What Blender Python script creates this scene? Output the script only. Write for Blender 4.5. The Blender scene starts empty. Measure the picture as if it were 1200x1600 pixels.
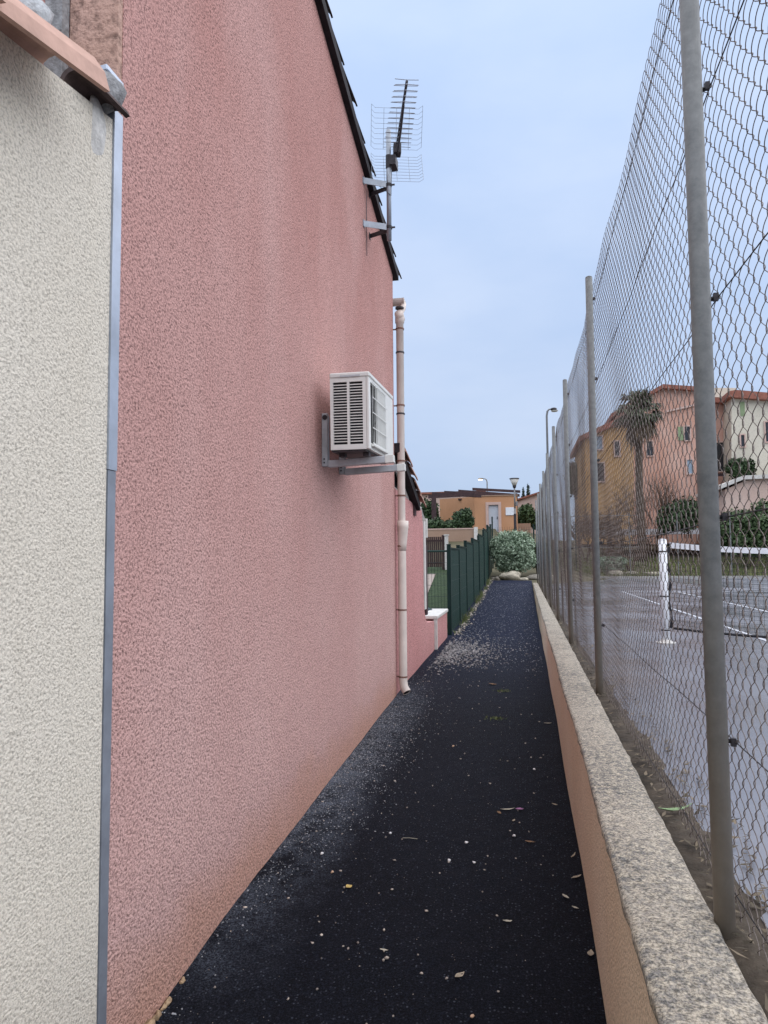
import bpy, math, random
import numpy as np
from mathutils import Vector, Matrix
random.seed(7); rng = np.random.default_rng(7)
S = bpy.context.scene
COL = S.collection
R = math.radians

# ------------------------------------------------------------------ camera
CAM = np.array([0.0, 0.0, 1.65])
PSI, TH, RO, FPX = R(11.0682), R(3.8042), -0.008, 1109.0      # yaw left, pitch up, roll; focal length in 1200x1600 pixels
_f = np.array([-math.sin(PSI)*math.cos(TH), math.cos(PSI)*math.cos(TH), math.sin(TH)])
_r0 = np.array([math.cos(PSI), math.sin(PSI), 0.0]); _u0 = np.cross(_r0, _f)
_r = _r0*math.cos(RO)+_u0*math.sin(RO); _u = -_r0*math.sin(RO)+_u0*math.cos(RO)
cd = bpy.data.cameras.new('camera'); cam = bpy.data.objects.new('camera', cd); COL.objects.link(cam)
cd.sensor_fit = 'HORIZONTAL'; cd.sensor_width = 36.0; cd.lens = 36.0*FPX/1200.0
cd.clip_start = 0.02; cd.clip_end = 3000.0
M4 = Matrix.Identity(4)
for i in range(3):
    M4[i][0] = _r[i]; M4[i][1] = _u[i]; M4[i][2] = -_f[i]; M4[i][3] = CAM[i]
cam.matrix_world = M4
S.camera = cam

# ------------------------------------------------------------------ light: overcast dusk
SUN_DIR = Vector((0.34, -0.10, 0.93)).normalized()               # towards the brightest part of the cloud
w = bpy.data.worlds.new('World'); S.world = w; w.use_nodes = True
nt = w.node_tree; nt.nodes.clear()
out = nt.nodes.new('ShaderNodeOutputWorld'); bg = nt.nodes.new('ShaderNodeBackground'); bg.inputs['Strength'].default_value = 0.1
sky = nt.nodes.new('ShaderNodeTexSky'); sky.sky_type = 'NISHITA'; sky.sun_disc = False
sky.sun_elevation = math.asin(SUN_DIR.z); sky.sun_rotation = math.atan2(SUN_DIR.x, SUN_DIR.y); sky.air_density = 1.0; sky.dust_density = 2.0
tc = nt.nodes.new('ShaderNodeTexCoord')
mp = nt.nodes.new('ShaderNodeMapping'); mp.inputs['Scale'].default_value = (1.0, 1.0, 2.6)
cl = nt.nodes.new('ShaderNodeTexNoise'); cl.inputs['Scale'].default_value = 3.2; cl.inputs['Detail'].default_value = 5; cl.inputs['Roughness'].default_value = 0.5
cr = nt.nodes.new('ShaderNodeValToRGB')
cr.color_ramp.elements[0].position = 0.3; cr.color_ramp.elements[0].color = (2.12, 2.70, 3.78, 1)
cr.color_ramp.elements[1].position = 0.7; cr.color_ramp.elements[1].color = (2.62, 3.10, 4.02, 1)
sep = nt.nodes.new('ShaderNodeSeparateXYZ')
el = nt.nodes.new('ShaderNodeMapRange'); el.inputs['From Min'].default_value = 0.0; el.inputs['From Max'].default_value = 0.62
el.inputs['To Min'].default_value = 0.78; el.inputs['To Max'].default_value = 1.04
ml = nt.nodes.new('ShaderNodeVectorMath'); ml.operation = 'SCALE'
mx = nt.nodes.new('ShaderNodeMix'); mx.data_type = 'RGBA'; mx.inputs[0].default_value = 0.92   # cloud cover over the clear sky
nt.links.new(tc.outputs['Generated'], mp.inputs[0]); nt.links.new(mp.outputs[0], cl.inputs['Vector'])
nt.links.new(cl.outputs['Fac'], cr.inputs[0]); nt.links.new(tc.outputs['Generated'], sep.inputs[0])
nt.links.new(sep.outputs['Z'], el.inputs['Value']); nt.links.new(cr.outputs[0], ml.inputs[0]); nt.links.new(el.outputs[0], ml.inputs['Scale'])
nt.links.new(sky.outputs[0], mx.inputs[6]); nt.links.new(ml.outputs[0], mx.inputs[7])
nt.links.new(mx.outputs[2], bg.inputs['Color']); nt.links.new(bg.outputs[0], out.inputs[0])
sl = bpy.data.lights.new('sun', 'SUN'); sl.energy = 1.5; sl.angle = R(130); sl.color = (1.0, 0.955, 0.93)
so = bpy.data.objects.new('sun', sl); COL.objects.link(so); so.rotation_euler = SUN_DIR.to_track_quat('Z', 'Y').to_euler()
S.view_settings.view_transform = 'Standard'; S.view_settings.look = 'None'; S.view_settings.gamma = 1.0
S.view_settings.exposure = 1.40
S.view_settings.use_curve_mapping = False

# ------------------------------------------------------------------ pixel -> world (photo pixels, 1200 x 1600)
def ray(x, y): return _f + _r*(x-600)/FPX - _u*(y-800)/FPX
def atx(x, y, X): d = ray(x, y); return CAM+d*(X-CAM[0])/d[0]
def aty(x, y, Y): d = ray(x, y); return CAM+d*(Y-CAM[1])/d[1]
def atz(x, y, Z): d = ray(x, y); return CAM+d*(Z-CAM[2])/d[2]

# ------------------------------------------------------------------ mesh helpers
class MB:
    def __init__(s): s.v = []; s.f = []
    def add(s, vs, fs):
        o = len(s.v); s.v.extend([tuple(map(float, p)) for p in vs]); s.f.extend([tuple(i+o for i in q) for q in fs]); return s
    def box(s, a, b, m=None):
        x0, y0, z0 = a; x1, y1, z1 = b
        vs = [(x0,y0,z0),(x1,y0,z0),(x1,y1,z0),(x0,y1,z0),(x0,y0,z1),(x1,y0,z1),(x1,y1,z1),(x0,y1,z1)]
        if m is not None: vs = [tuple(m @ Vector(p)) for p in vs]
        return s.add(vs, [(0,3,2,1),(4,5,6,7),(0,1,5,4),(1,2,6,5),(2,3,7,6),(3,0,4,7)])
    def cbox(s, a, b, c, m=None):           # box with chamfered edges
        x0, y0, z0 = a; x1, y1, z1 = b; vs = []
        for (X, sx) in ((x0,1),(x1,-1)):
            for (Y, sy) in ((y0,1),(y1,-1)):
                for (Z, sz) in ((z0,1),(z1,-1)):
                    vs += [(X, Y+sy*c, Z+sz*c), (X+sx*c, Y, Z+sz*c), (X+sx*c, Y+sy*c, Z)]
        if m is not None: vs = [tuple(m @ Vector(p)) for p in vs]
        def ix(i, j, k, t): return (i*4+j*2+k)*3+t
        fs = []
        for i in (0,1): fs.append((ix(i,0,0,0),ix(i,1,0,0),ix(i,1,1,0),ix(i,0,1,0)))
        for j in (0,1): fs.append((ix(0,j,0,1),ix(1,j,0,1),ix(1,j,1,1),ix(0,j,1,1)))
        for k in (0,1): fs.append((ix(0,0,k,2),ix(1,0,k,2),ix(1,1,k,2),ix(0,1,k,2)))
        for j in (0,1):
            for k in (0,1): fs.append((ix(0,j,k,1),ix(1,j,k,1),ix(1,j,k,2),ix(0,j,k,2)))
        for i in (0,1):
            for k in (0,1): fs.append((ix(i,0,k,0),ix(i,1,k,0),ix(i,1,k,2),ix(i,0,k,2)))
        for i in (0,1):
            for j in (0,1): fs.append((ix(i,j,0,0),ix(i,j,1,0),ix(i,j,1,1),ix(i,j,0,1)))
        for i in (0,1):
            for j in (0,1):
                for k in (0,1): fs.append((ix(i,j,k,0),ix(i,j,k,1),ix(i,j,k,2)))
        return s.add(vs, fs)
    def tube(s, pts, r, n=6, cap=True):
        pts = [Vector(p) for p in pts]; rs = r if isinstance(r, (list, tuple)) else [r]*len(pts)
        o = len(s.v); prev = None
        for i, p in enumerate(pts):
            d = (pts[min(i+1, len(pts)-1)]-pts[max(i-1, 0)]).normalized()
            a = Vector((0,0,1)) if abs(d.z) < 0.9 else Vector((1,0,0))
            u = d.cross(a).normalized() if prev is None else (prev-d*prev.dot(d)).normalized()
            prev = u; v = d.cross(u)
            for k in range(n):
                t = 2*math.pi*k/n; s.v.append(tuple(p+(u*math.cos(t)+v*math.sin(t))*rs[i]))
        for i in range(len(pts)-1):
            for k in range(n):
                s.f.append((o+i*n+k, o+i*n+(k+1)%n, o+(i+1)*n+(k+1)%n, o+(i+1)*n+k))
        if cap:
            s.f.append(tuple(o+k for k in range(n-1, -1, -1))); e = o+(len(pts)-1)*n; s.f.append(tuple(e+k for k in range(n)))
        return s
    def poly(s, pts): return s.add(pts, [tuple(range(len(pts)))])
    def prism(s, pts, vec):                  # polygon extruded by a vector
        n = len(pts); a = [Vector(p) for p in pts]; b = [p+Vector(vec) for p in a]
        return s.add(a+b, [tuple(range(n-1,-1,-1)), tuple(range(n, 2*n))]+[(i,(i+1)%n,n+(i+1)%n,n+i) for i in range(n)])
    def lathe(s, prof, c=(0,0,0), n=16):
        o = len(s.v)
        for (r, z) in prof:
            for k in range(n):
                t = 2*math.pi*k/n; s.v.append((c[0]+r*math.cos(t), c[1]+r*math.sin(t), c[2]+z))
        for i in range(len(prof)-1):
            for k in range(n): s.f.append((o+i*n+k, o+i*n+(k+1)%n, o+(i+1)*n+(k+1)%n, o+(i+1)*n+k))
        s.f.append(tuple(o+k for k in range(n-1,-1,-1))); e = o+(len(prof)-1)*n; s.f.append(tuple(e+k for k in range(n)))
        return s
    def build(s, name, mat, parent=None, smooth=False):
        me = bpy.data.meshes.new(name); me.from_pydata(s.v, [], s.f); me.update()
        if smooth: me.polygons.foreach_set('use_smooth', [True]*len(me.polygons))
        return link(name, me, mat, parent)
def link(name, me, mat, parent=None):
    if mat and not me.materials: me.materials.append(mat)
    o = bpy.data.objects.new(name, me); COL.objects.link(o)
    if parent: o.parent = parent; o.matrix_parent_inverse = parent_inv(parent)
    return o
def parent_inv(p):
    m = p.matrix_basis.copy(); q = p
    while q.parent: m = q.parent.matrix_basis @ q.matrix_parent_inverse @ m; q = q.parent
    return m.inverted()
def np_mesh(name, V, Fq, mat, parent=None):
    me = bpy.data.meshes.new(name); k = Fq.shape[1]
    me.vertices.add(len(V)); me.vertices.foreach_set('co', np.asarray(V, 'f').ravel())
    me.loops.add(Fq.size); me.loops.foreach_set('vertex_index', Fq.astype('i').ravel())
    me.polygons.add(len(Fq)); me.polygons.foreach_set('loop_start', np.arange(0, Fq.size, k, dtype='i')); me.polygons.foreach_set('loop_total', np.full(len(Fq), k, 'i'))
    me.update(calc_edges=True)
    return link(name, me, mat, parent)
def tag(o, label=None, cat=None, group=None, kind=None):
    if label: o['label'] = label
    if cat: o['category'] = cat
    if group: o['group'] = group
    if kind: o['kind'] = kind
    return o
def thing(name, label, cat, loc=(0,0,0), group=None):
    o = bpy.data.objects.new(name, None); COL.objects.link(o); o.location = loc; o.empty_display_size = 0.1
    return tag(o, label, cat, group)
def struct(o): o['kind'] = 'structure'; return o

# ------------------------------------------------------------------ materials
def N(nt, t, **kw):
    n = nt.nodes.new(t)
    for k, v in kw.items(): n.inputs[k].default_value = v
    return n
def noise(nt, vec, scale, detail=4, rough=0.55):
    n = N(nt, 'ShaderNodeTexNoise', Scale=scale, Detail=detail, Roughness=rough); nt.links.new(vec, n.inputs['Vector']); return n.outputs['Fac']
def ramp(nt, fac, p0, p1, c0=(0,0,0,1), c1=(1,1,1,1)):
    r = nt.nodes.new('ShaderNodeValToRGB'); e = r.color_ramp.elements
    e[0].position = p0; e[1].position = p1; e[0].color = c0; e[1].color = c1
    nt.links.new(fac, r.inputs[0]); return r.outputs[0]
def mixc(nt, fac, a, b, mode='MIX'):
    m = nt.nodes.new('ShaderNodeMix'); m.data_type = 'RGBA'; m.blend_type = mode
    for sock, v in ((0, fac), (6, a), (7, b)):
        if isinstance(v, (int, float)): m.inputs[sock].default_value = v
        elif isinstance(v, tuple): m.inputs[sock].default_value = v if len(v) == 4 else v+(1,)
        else: nt.links.new(v, m.inputs[sock])
    return m.outputs[2]
def base(name, rough=0.8, spec=0.3, metal=0.0):
    m = bpy.data.materials.new(name); m.use_nodes = True; nt = m.node_tree
    b = nt.nodes['Principled BSDF']; b.inputs['Roughness'].default_value = rough; b.inputs['Specular IOR Level'].default_value = spec; b.inputs['Metallic'].default_value = metal
    t = nt.nodes.new('ShaderNodeTexCoord')
    return m, nt, b, t.outputs['Object']
def bump(nt, b, h, strength, dist):
    n = N(nt, 'ShaderNodeBump', Strength=strength, Distance=dist); nt.links.new(h, n.inputs['Height']); nt.links.new(n.outputs[0], b.inputs['Normal'])
def simple(name, c, rough=0.6, var=0.15, scale=8, spec=0.3, metal=0.0, bs=0.0, bscale=60, bd=0.004, c2=None):
    m, nt, b, v = base(name, rough, spec, metal)
    c2 = c2 or tuple(x*(1-2*var) for x in c); c1 = tuple(min(1, x*(1+var)) for x in c)
    n = noise(nt, v, scale, 6, 0.65)
    nt.links.new(ramp(nt, n, 0.3, 0.7, c2+(1,), c1+(1,)), b.inputs['Base Color'])
    if bs: bump(nt, b, noise(nt, v, bscale, 4, 0.6), bs, bd)
    return m
def scaled(nt, vec, s):
    m = nt.nodes.new('ShaderNodeMapping'); m.inputs['Scale'].default_value = s; nt.links.new(vec, m.inputs[0]); return m.outputs[0]

def render_mat(name, c, dark, pale, gs=85.0, bstr=0.9, streak=0.5, foot=None, pits=0.5, pale_low=0.0):
    """roughcast wall render: coarse grain, weather streaks, soft stains"""
    m, nt, b, v = base(name, 0.92, 0.12)
    g = noise(nt, v, gs, 3, 0.62)
    vo = N(nt, 'ShaderNodeTexVoronoi', Scale=gs*0.9); nt.links.new(v, vo.inputs['Vector'])
    h = nt.nodes.new('ShaderNodeMath'); h.operation = 'SUBTRACT'; nt.links.new(g, h.inputs[0])
    h2 = nt.nodes.new('ShaderNodeMath'); h2.operation = 'MULTIPLY'; h2.inputs[1].default_value = 0.35; nt.links.new(vo.outputs['Distance'], h2.inputs[0]); nt.links.new(h2.outputs[0], h.inputs[1])
    big = noise(nt, v, 0.55, 5, 0.6)
    st = noise(nt, scaled(nt, v, (1, 1.7, 0.55)), 1.0, 6, 0.66)
    col = mixc(nt, ramp(nt, st, 0.30, 0.70), dark, c)
    pl = ramp(nt, noise(nt, scaled(nt, v, (1, 1.1, 0.55)), 0.9, 4, 0.5), 0.48, 0.72)
    k = nt.nodes.new('ShaderNodeMath'); k.operation = 'MULTIPLY'; k.inputs[1].default_value = streak; nt.links.new(pl, k.inputs[0])
    col = mixc(nt, k.outputs[0], col, pale)
    if pale_low:                               # paler lower wall: pale stain mixed with a painted-in brightness gradient
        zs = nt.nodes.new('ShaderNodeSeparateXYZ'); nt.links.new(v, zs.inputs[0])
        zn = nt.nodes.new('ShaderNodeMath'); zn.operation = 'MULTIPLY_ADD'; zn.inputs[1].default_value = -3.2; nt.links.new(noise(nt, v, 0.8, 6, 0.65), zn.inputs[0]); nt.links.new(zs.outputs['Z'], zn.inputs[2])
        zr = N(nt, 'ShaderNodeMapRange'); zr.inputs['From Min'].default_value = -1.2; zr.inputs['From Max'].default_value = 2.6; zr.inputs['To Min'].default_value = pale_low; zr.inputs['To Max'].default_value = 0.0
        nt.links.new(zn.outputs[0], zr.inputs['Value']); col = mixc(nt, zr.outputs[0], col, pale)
    if foot:                                   # ochre splash marks along the ground line
        z = nt.nodes.new('ShaderNodeSeparateXYZ'); nt.links.new(v, z.inputs[0])
        yy = nt.nodes.new('ShaderNodeMath'); yy.operation = 'MULTIPLY_ADD'; yy.inputs[1].default_value = -0.03; nt.links.new(z.outputs['Y'], yy.inputs[0]); nt.links.new(z.outputs['Z'], yy.inputs[2])
        wv = nt.nodes.new('ShaderNodeMath'); wv.operation = 'MULTIPLY_ADD'; wv.inputs[1].default_value = -0.5; nt.links.new(noise(nt, v, 2.2, 4), wv.inputs[0]); nt.links.new(yy.outputs[0], wv.inputs[2])
        mr = N(nt, 'ShaderNodeMapRange'); mr.inputs['From Min'].default_value = -0.22; mr.inputs['From Max'].default_value = 0.05; mr.inputs['To Min'].default_value = 0.55; mr.inputs['To Max'].default_value = 0.0
        nt.links.new(wv.outputs[0], mr.inputs['Value']); col = mixc(nt, mr.outputs[0], col, foot)
    gr = ramp(nt, g, 0.30, 0.53, (1-pits,)*3+(1,), (1.06,1.06,1.06,1))  # shade of the pits painted into the grain: low spots multiplied darker
    col = mixc(nt, 1.0, col, gr, 'MULTIPLY')
    nt.links.new(col, b.inputs['Base Color']); bump(nt, b, h.outputs[0], bstr, 0.012)
    return m

M = {}
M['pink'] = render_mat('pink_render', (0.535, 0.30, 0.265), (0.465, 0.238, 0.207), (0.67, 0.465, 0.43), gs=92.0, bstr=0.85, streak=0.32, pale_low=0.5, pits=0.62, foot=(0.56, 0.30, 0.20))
M['annex_pink'] = render_mat('annex_pink_render', (0.58, 0.295, 0.28), (0.52, 0.25, 0.235), (0.64, 0.38, 0.36), gs=60, streak=0.3, pits=0.6)
M['cream'] = render_mat('cream_render', (0.71, 0.66, 0.565), (0.65, 0.595, 0.495), (0.75, 0.705, 0.62), gs=108, bstr=0.6, pits=0.40)
M['broken'] = render_mat('broken_render', (0.48, 0.31, 0.25), (0.36, 0.23, 0.17), (0.58, 0.38, 0.34), gs=38, bstr=1.0)
M['wall_face'] = render_mat('low_wall_render', (0.76, 0.61, 0.45), (0.69, 0.52, 0.36), (0.78, 0.65, 0.51), gs=110, pits=0.4)

def lichen_mat():
    m, nt, b, v = base('lichen_concrete', 0.93, 0.1)
    a = ramp(nt, noise(nt, v, 38, 7, 0.78), 0.42, 0.58)
    big = ramp(nt, noise(nt, v, 3.2, 4, 0.6), 0.35, 0.65)
    c = mixc(nt, a, (0.13, 0.13, 0.13), (0.50, 0.44, 0.345))
    c = mixc(nt, big, c, mixc(nt, 0.55, c, (0.50, 0.44, 0.355)))
    sp = ramp(nt, noise(nt, v, 140, 3, 0.7), 0.36, 0.6, (0.35,0.35,0.35,1), (1.2,1.2,1.2,1))
    nt.links.new(mixc(nt, 1.0, c, sp, 'MULTIPLY'), b.inputs['Base Color']); bump(nt, b, noise(nt, v, 110, 5, 0.7), 0.8, 0.006)
    return m
M['lichen'] = lichen_mat()

def asphalt_mat():
    m, nt, b, v = base('fine_black_asphalt', 0.7, 0.10)
    g = noise(nt, v, 230, 3, 0.7)
    patch = ramp(nt, noise(nt, v, 1.3, 5, 0.6), 0.35, 0.7)
    c = mixc(nt, patch, (0.0016, 0.0022, 0.0046), (0.0036, 0.0048, 0.0095))
    c = mixc(nt, ramp(nt, g, 0.52, 0.78), c, (0.03, 0.037, 0.058))
    c = mixc(nt, ramp(nt, noise(nt, v, 120, 2, 0.6), 0.50, 0.66), c, (0.017, 0.022, 0.036))
    vd = N(nt, 'ShaderNodeTexVoronoi', Scale=60.0); nt.links.new(v, vd.inputs['Vector'])     # paler aggregate grains
    sc = nt.nodes.new('ShaderNodeSeparateColor'); nt.links.new(vd.outputs['Color'], sc.inputs[0])
    d1 = ramp(nt, vd.outputs['Distance'], 0.16, 0.30, (1,1,1,1), (0,0,0,1)); d2 = ramp(nt, sc.outputs[0], 0.45, 1.0)
    dk = nt.nodes.new('ShaderNodeMath'); dk.operation = 'MULTIPLY'; nt.links.new(d1, dk.inputs[0]); nt.links.new(d2, dk.inputs[1])
    c = mixc(nt, dk.outputs[0], c, (0.095, 0.108, 0.14))
    sep = nt.nodes.new('ShaderNodeSeparateXYZ'); nt.links.new(v, sep.inputs[0])
    far = N(nt, 'ShaderNodeMapRange'); far.inputs['From Min'].default_value = 7.0; far.inputs['From Max'].default_value = 13.0   # far stretch bluer and paler: sky sheen painted into the colour
    nt.links.new(sep.outputs['Y'], far.inputs['Value'])
    c = mixc(nt, far.outputs[0], c, mixc(nt, ramp(nt, noise(nt, v, 42, 5, 0.85), 0.46, 0.72), (0.004, 0.007, 0.020), (0.045, 0.058, 0.125)))
    # limewash dust fallen along the foot of the house wall
    mr = N(nt, 'ShaderNodeMapRange'); mr.inputs['From Min'].default_value = -0.92; mr.inputs['From Max'].default_value = -1.36; nt.links.new(sep.outputs['X'], mr.inputs['Value'])
    yr = N(nt, 'ShaderNodeMapRange'); yr.inputs['From Min'].default_value = 2.3; yr.inputs['From Max'].default_value = 4.0; nt.links.new(sep.outputs['Y'], yr.inputs['Value'])
    yr2 = N(nt, 'ShaderNodeMapRange'); yr2.inputs['From Min'].default_value = 8.4; yr2.inputs['From Max'].default_value = 6.6; nt.links.new(sep.outputs['Y'], yr2.inputs['Value'])
    k = nt.nodes.new('ShaderNodeMath'); k.operation = 'MULTIPLY'; nt.links.new(mr.outputs[0], k.inputs[0]); nt.links.new(yr.outputs[0], k.inputs[1])
    k1 = nt.nodes.new('ShaderNodeMath'); k1.operation = 'MULTIPLY'; nt.links.new(k.outputs[0], k1.inputs[0]); nt.links.new(yr2.outputs[0], k1.inputs[1])
    dn = ramp(nt, noise(nt, v, 2.6, 8, 0.85), 0.40, 0.60)
    k2 = nt.nodes.new('ShaderNodeMath'); k2.operation = 'MULTIPLY'; nt.links.new(k1.outputs[0], k2.inputs[0]); nt.links.new(dn, k2.inputs[1])
    fg = ramp(nt, noise(nt, v, 120, 4, 0.75), 0.40, 0.62)
    k3 = nt.nodes.new('ShaderNodeMath'); k3.operation = 'MULTIPLY'; nt.links.new(k2.outputs[0], k3.inputs[0]); nt.links.new(fg, k3.inputs[1])
    c = mixc(nt, k3.outputs[0], c, (0.34, 0.39, 0.48))
    nt.links.new(c, b.inputs['Base Color']); hh = nt.nodes.new('ShaderNodeMath'); hh.operation = 'ADD'; nt.links.new(g, hh.inputs[0]); nt.links.new(noise(nt, v, 85, 5, 0.75), hh.inputs[1])
    bump(nt, b, hh.outputs[0], 1.0, 0.016)
    return m
M['asphalt'] = asphalt_mat()

def court_mat():
    m, nt, b, v = base('wet_court_surface', 0.5, 0.4)
    c = mixc(nt, ramp(nt, noise(nt, v, 0.45, 5, 0.6), 0.35, 0.68), (0.105, 0.115, 0.14), (0.175, 0.182, 0.21))
    c = mixc(nt, ramp(nt, noise(nt, v, 160, 3, 0.6), 0.4, 0.7), c, (0.18, 0.185, 0.21))
    nt.links.new(c, b.inputs['Base Color'])
    nt.links.new(ramp(nt, noise(nt, v, 0.6, 4, 0.6), 0.35, 0.65, (0.12,)*3+(1,), (0.40,)*3+(1,)), b.inputs['Roughness'])
    bump(nt, b, noise(nt, v, 180, 3, 0.6), 0.15, 0.003)
    return m
M['court'] = court_mat()

def foliage_mat(name, c, c2, rough=0.6, trans=0.15):
    m, nt, b, v = base(name, rough, 0.3)
    gi = nt.nodes.new('ShaderNodeNewGeometry')
    nt.links.new(ramp(nt, gi.outputs['Random Per Island'], 0.0, 1.0, c2+(1,), c+(1,)), b.inputs['Base Color'])
    return m
M['leaf_dark'] = foliage_mat('dark_hedge_leaves', (0.06, 0.10, 0.04), (0.018, 0.035, 0.014))
M['leaf_mid'] = foliage_mat('mid_green_leaves', (0.10, 0.15, 0.06), (0.03, 0.055, 0.02))
M['leaf_silver'] = foliage_mat('silver_green_leaves', (0.37, 0.45, 0.33), (0.10, 0.16, 0.09))
M['leaf_palm'] = foliage_mat('palm_leaves', (0.075, 0.09, 0.045), (0.025, 0.032, 0.018))
M['leaf_dead'] = foliage_mat('dry_palm_leaves', (0.13, 0.09, 0.05), (0.05, 0.036, 0.022))
M['leaf_cypress'] = foliage_mat('cypress_leaves', (0.03, 0.05, 0.03), (0.012, 0.02, 0.012))
M['grass'] = foliage_mat('grass_blades', (0.17, 0.19, 0.06), (0.05, 0.075, 0.025))
M['twig'] = simple('bare_twigs', (0.13, 0.085, 0.06), 0.9, 0.3, 20)
M['bark'] = simple('bark', (0.10, 0.075, 0.055), 0.95, 0.35, 14, bs=0.8, bscale=30, bd=0.02)
M['soil'] = simple('earth', (0.085, 0.068, 0.05), 0.95, 0.35, 6, bs=0.6, bscale=20, bd=0.02)
M['ground'] = simple('rough_ground', (0.10, 0.085, 0.05), 0.95, 0.3, 0.8, bs=0.6, bscale=12, bd=0.03, c2=(0.05, 0.05, 0.025))
def post_mat():
    m, nt, b, v = base('galvanised_post', 0.62, 0.35)
    c = mixc(nt, ramp(nt, noise(nt, v, 26, 6, 0.7), 0.3, 0.7), (0.115, 0.12, 0.12), (0.195, 0.2, 0.195))
    z = nt.nodes.new('ShaderNodeSeparateXYZ'); nt.links.new(v, z.inputs[0])
    k = nt.nodes.new('ShaderNodeMath'); k.operation = 'MULTIPLY_ADD'; k.inputs[1].default_value = 0.9; nt.links.new(noise(nt, scaled(nt, v, (1, 1, 0.35)), 14, 5, 0.7), k.inputs[0]); nt.links.new(z.outputs['Z'], k.inputs[2])
    r = N(nt, 'ShaderNodeMapRange'); r.inputs['From Min'].default_value = 2.1; r.inputs['From Max'].default_value = 1.15; nt.links.new(k.outputs[0], r.inputs['Value'])
    r.inputs['To Max'].default_value = 0.75
    c = mixc(nt, r.outputs[0], c, (0.25, 0.205, 0.155))          # splashed earth and rust on the lower part
    nt.links.new(c, b.inputs['Base Color']); bump(nt, b, noise(nt, v, 130, 4, 0.6), 0.3, 0.002); return m
M['galv'] = post_mat()
M['galv_plain'] = simple('galvanised_post', (0.165, 0.17, 0.165), 0.65, 0.2, 30, spec=0.35, bs=0.25, bscale=120, bd=0.002)
M['wire'] = simple('rusty_wire', (0.17, 0.145, 0.13), 0.6, 0.3, 6, spec=0.35, c2=(0.07, 0.05, 0.042))
M['black_wire'] = simple('dark_line_wire', (0.03, 0.028, 0.028), 0.6, 0.3, 20)
M['steel'] = simple('zinc_steel', (0.30, 0.33, 0.37), 0.45, 0.12, 14, spec=0.5, metal=0.35)
M['dark_metal'] = simple('dark_metal', (0.045, 0.04, 0.045), 0.5, 0.3, 30)
M['ac_white'] = simple('off_white_enamel', (0.70, 0.70, 0.66), 0.42, 0.05, 6)
M['ac_dark'] = simple('dark_inside', (0.012, 0.013, 0.016), 0.7, 0.2, 30)
M['bracket'] = simple('grey_painted_bracket', (0.46, 0.48, 0.50), 0.5, 0.1, 16)
M['pipe'] = simple('beige_plastic_pipe', (0.68, 0.60, 0.535), 0.5, 0.07, 5)
M['clip'] = simple('rusty_clip', (0.22, 0.12, 0.09), 0.7, 0.3, 60)
M['tile'] = simple('clay_roof_tile', (0.45, 0.28, 0.22), 0.85, 0.2, 12, bs=0.3, bscale=60, bd=0.004, c2=(0.27, 0.16, 0.12))
M['tile_pale'] = simple('pale_clay_tile', (0.52, 0.33, 0.26), 0.85, 0.12, 9, bs=0.3, bscale=60, bd=0.004)
M['tile_dark'] = simple('weathered_dark_tile', (0.085, 0.06, 0.055), 0.9, 0.3, 9, bs=0.4, bscale=50, bd=0.005)
M['rake'] = simple('dark_rake_shade_fascia', (0.022, 0.018, 0.02), 0.85, 0.3, 14)  # near-black: tile shade put into the gable strip's colour; also annex fascia
M['mortar'] = simple('grey_mortar', (0.30, 0.30, 0.30), 0.95, 0.3, 18, bs=0.9, bscale=45, bd=0.012)
M['mortar_white'] = simple('whitish_mortar', (0.52, 0.54, 0.55), 0.95, 0.2, 30, bs=0.9, bscale=45, bd=0.012)
M['rubble'] = simple('ochre_rubble', (0.40, 0.28, 0.17), 0.95, 0.3, 40, bs=0.8, bscale=120, bd=0.005)
M['smear'] = simple('pale_mortar_smear', (0.60, 0.585, 0.55), 0.95, 0.15, 30, bs=0.8, bscale=70, bd=0.008)
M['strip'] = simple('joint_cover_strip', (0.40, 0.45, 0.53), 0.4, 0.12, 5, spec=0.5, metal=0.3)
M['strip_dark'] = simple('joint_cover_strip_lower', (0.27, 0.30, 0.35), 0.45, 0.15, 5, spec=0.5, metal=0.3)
M['green_panel'] = simple('green_screen_panel', (0.008, 0.036, 0.028), 0.55, 0.12, 4)
M['green_post'] = simple('green_post', (0.004, 0.020, 0.017), 0.45, 0.1, 8)
M['white_paint'] = simple('white_paint', (0.74, 0.76, 0.79), 0.5, 0.06, 10)
M['white_old'] = simple('dirty_white_paint', (0.60, 0.58, 0.54), 0.7, 0.12, 12)
M['line'] = simple('court_line_paint', (0.52, 0.53, 0.56), 0.55, 0.2, 12)
M['net'] = simple('black_net_cord', (0.018, 0.018, 0.022), 0.8, 0.2, 20)
M['orange'] = render_mat('orange_render', (0.52, 0.28, 0.155), (0.46, 0.24, 0.13), (0.55, 0.33, 0.2), gs=30, bstr=0.3, streak=0.3, pits=0.12)
M['pale_pink'] = simple('pale_pink_trim', (0.56, 0.40, 0.34), 0.85, 0.06, 4)
M['tan'] = render_mat('tan_wall_render', (0.36, 0.245, 0.18), (0.30, 0.20, 0.14), (0.4, 0.29, 0.22), gs=30, bstr=0.3, pits=0.12)
M['house_pink'] = render_mat('terrace_pink_render', (0.55, 0.34, 0.27), (0.48, 0.27, 0.20), (0.58, 0.41, 0.34), gs=14, bstr=0.2, streak=0.6, pits=0.1)
M['house_ochre'] = render_mat('terrace_ochre_render', (0.48, 0.29, 0.13), (0.42, 0.25, 0.11), (0.5, 0.33, 0.18), gs=14, bstr=0.2, pits=0.1)
M['house_cream'] = render_mat('terrace_cream_render', (0.60, 0.56, 0.46), (0.53, 0.49, 0.40), (0.63, 0.59, 0.5), gs=14, bstr=0.2, pits=0.1)
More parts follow.
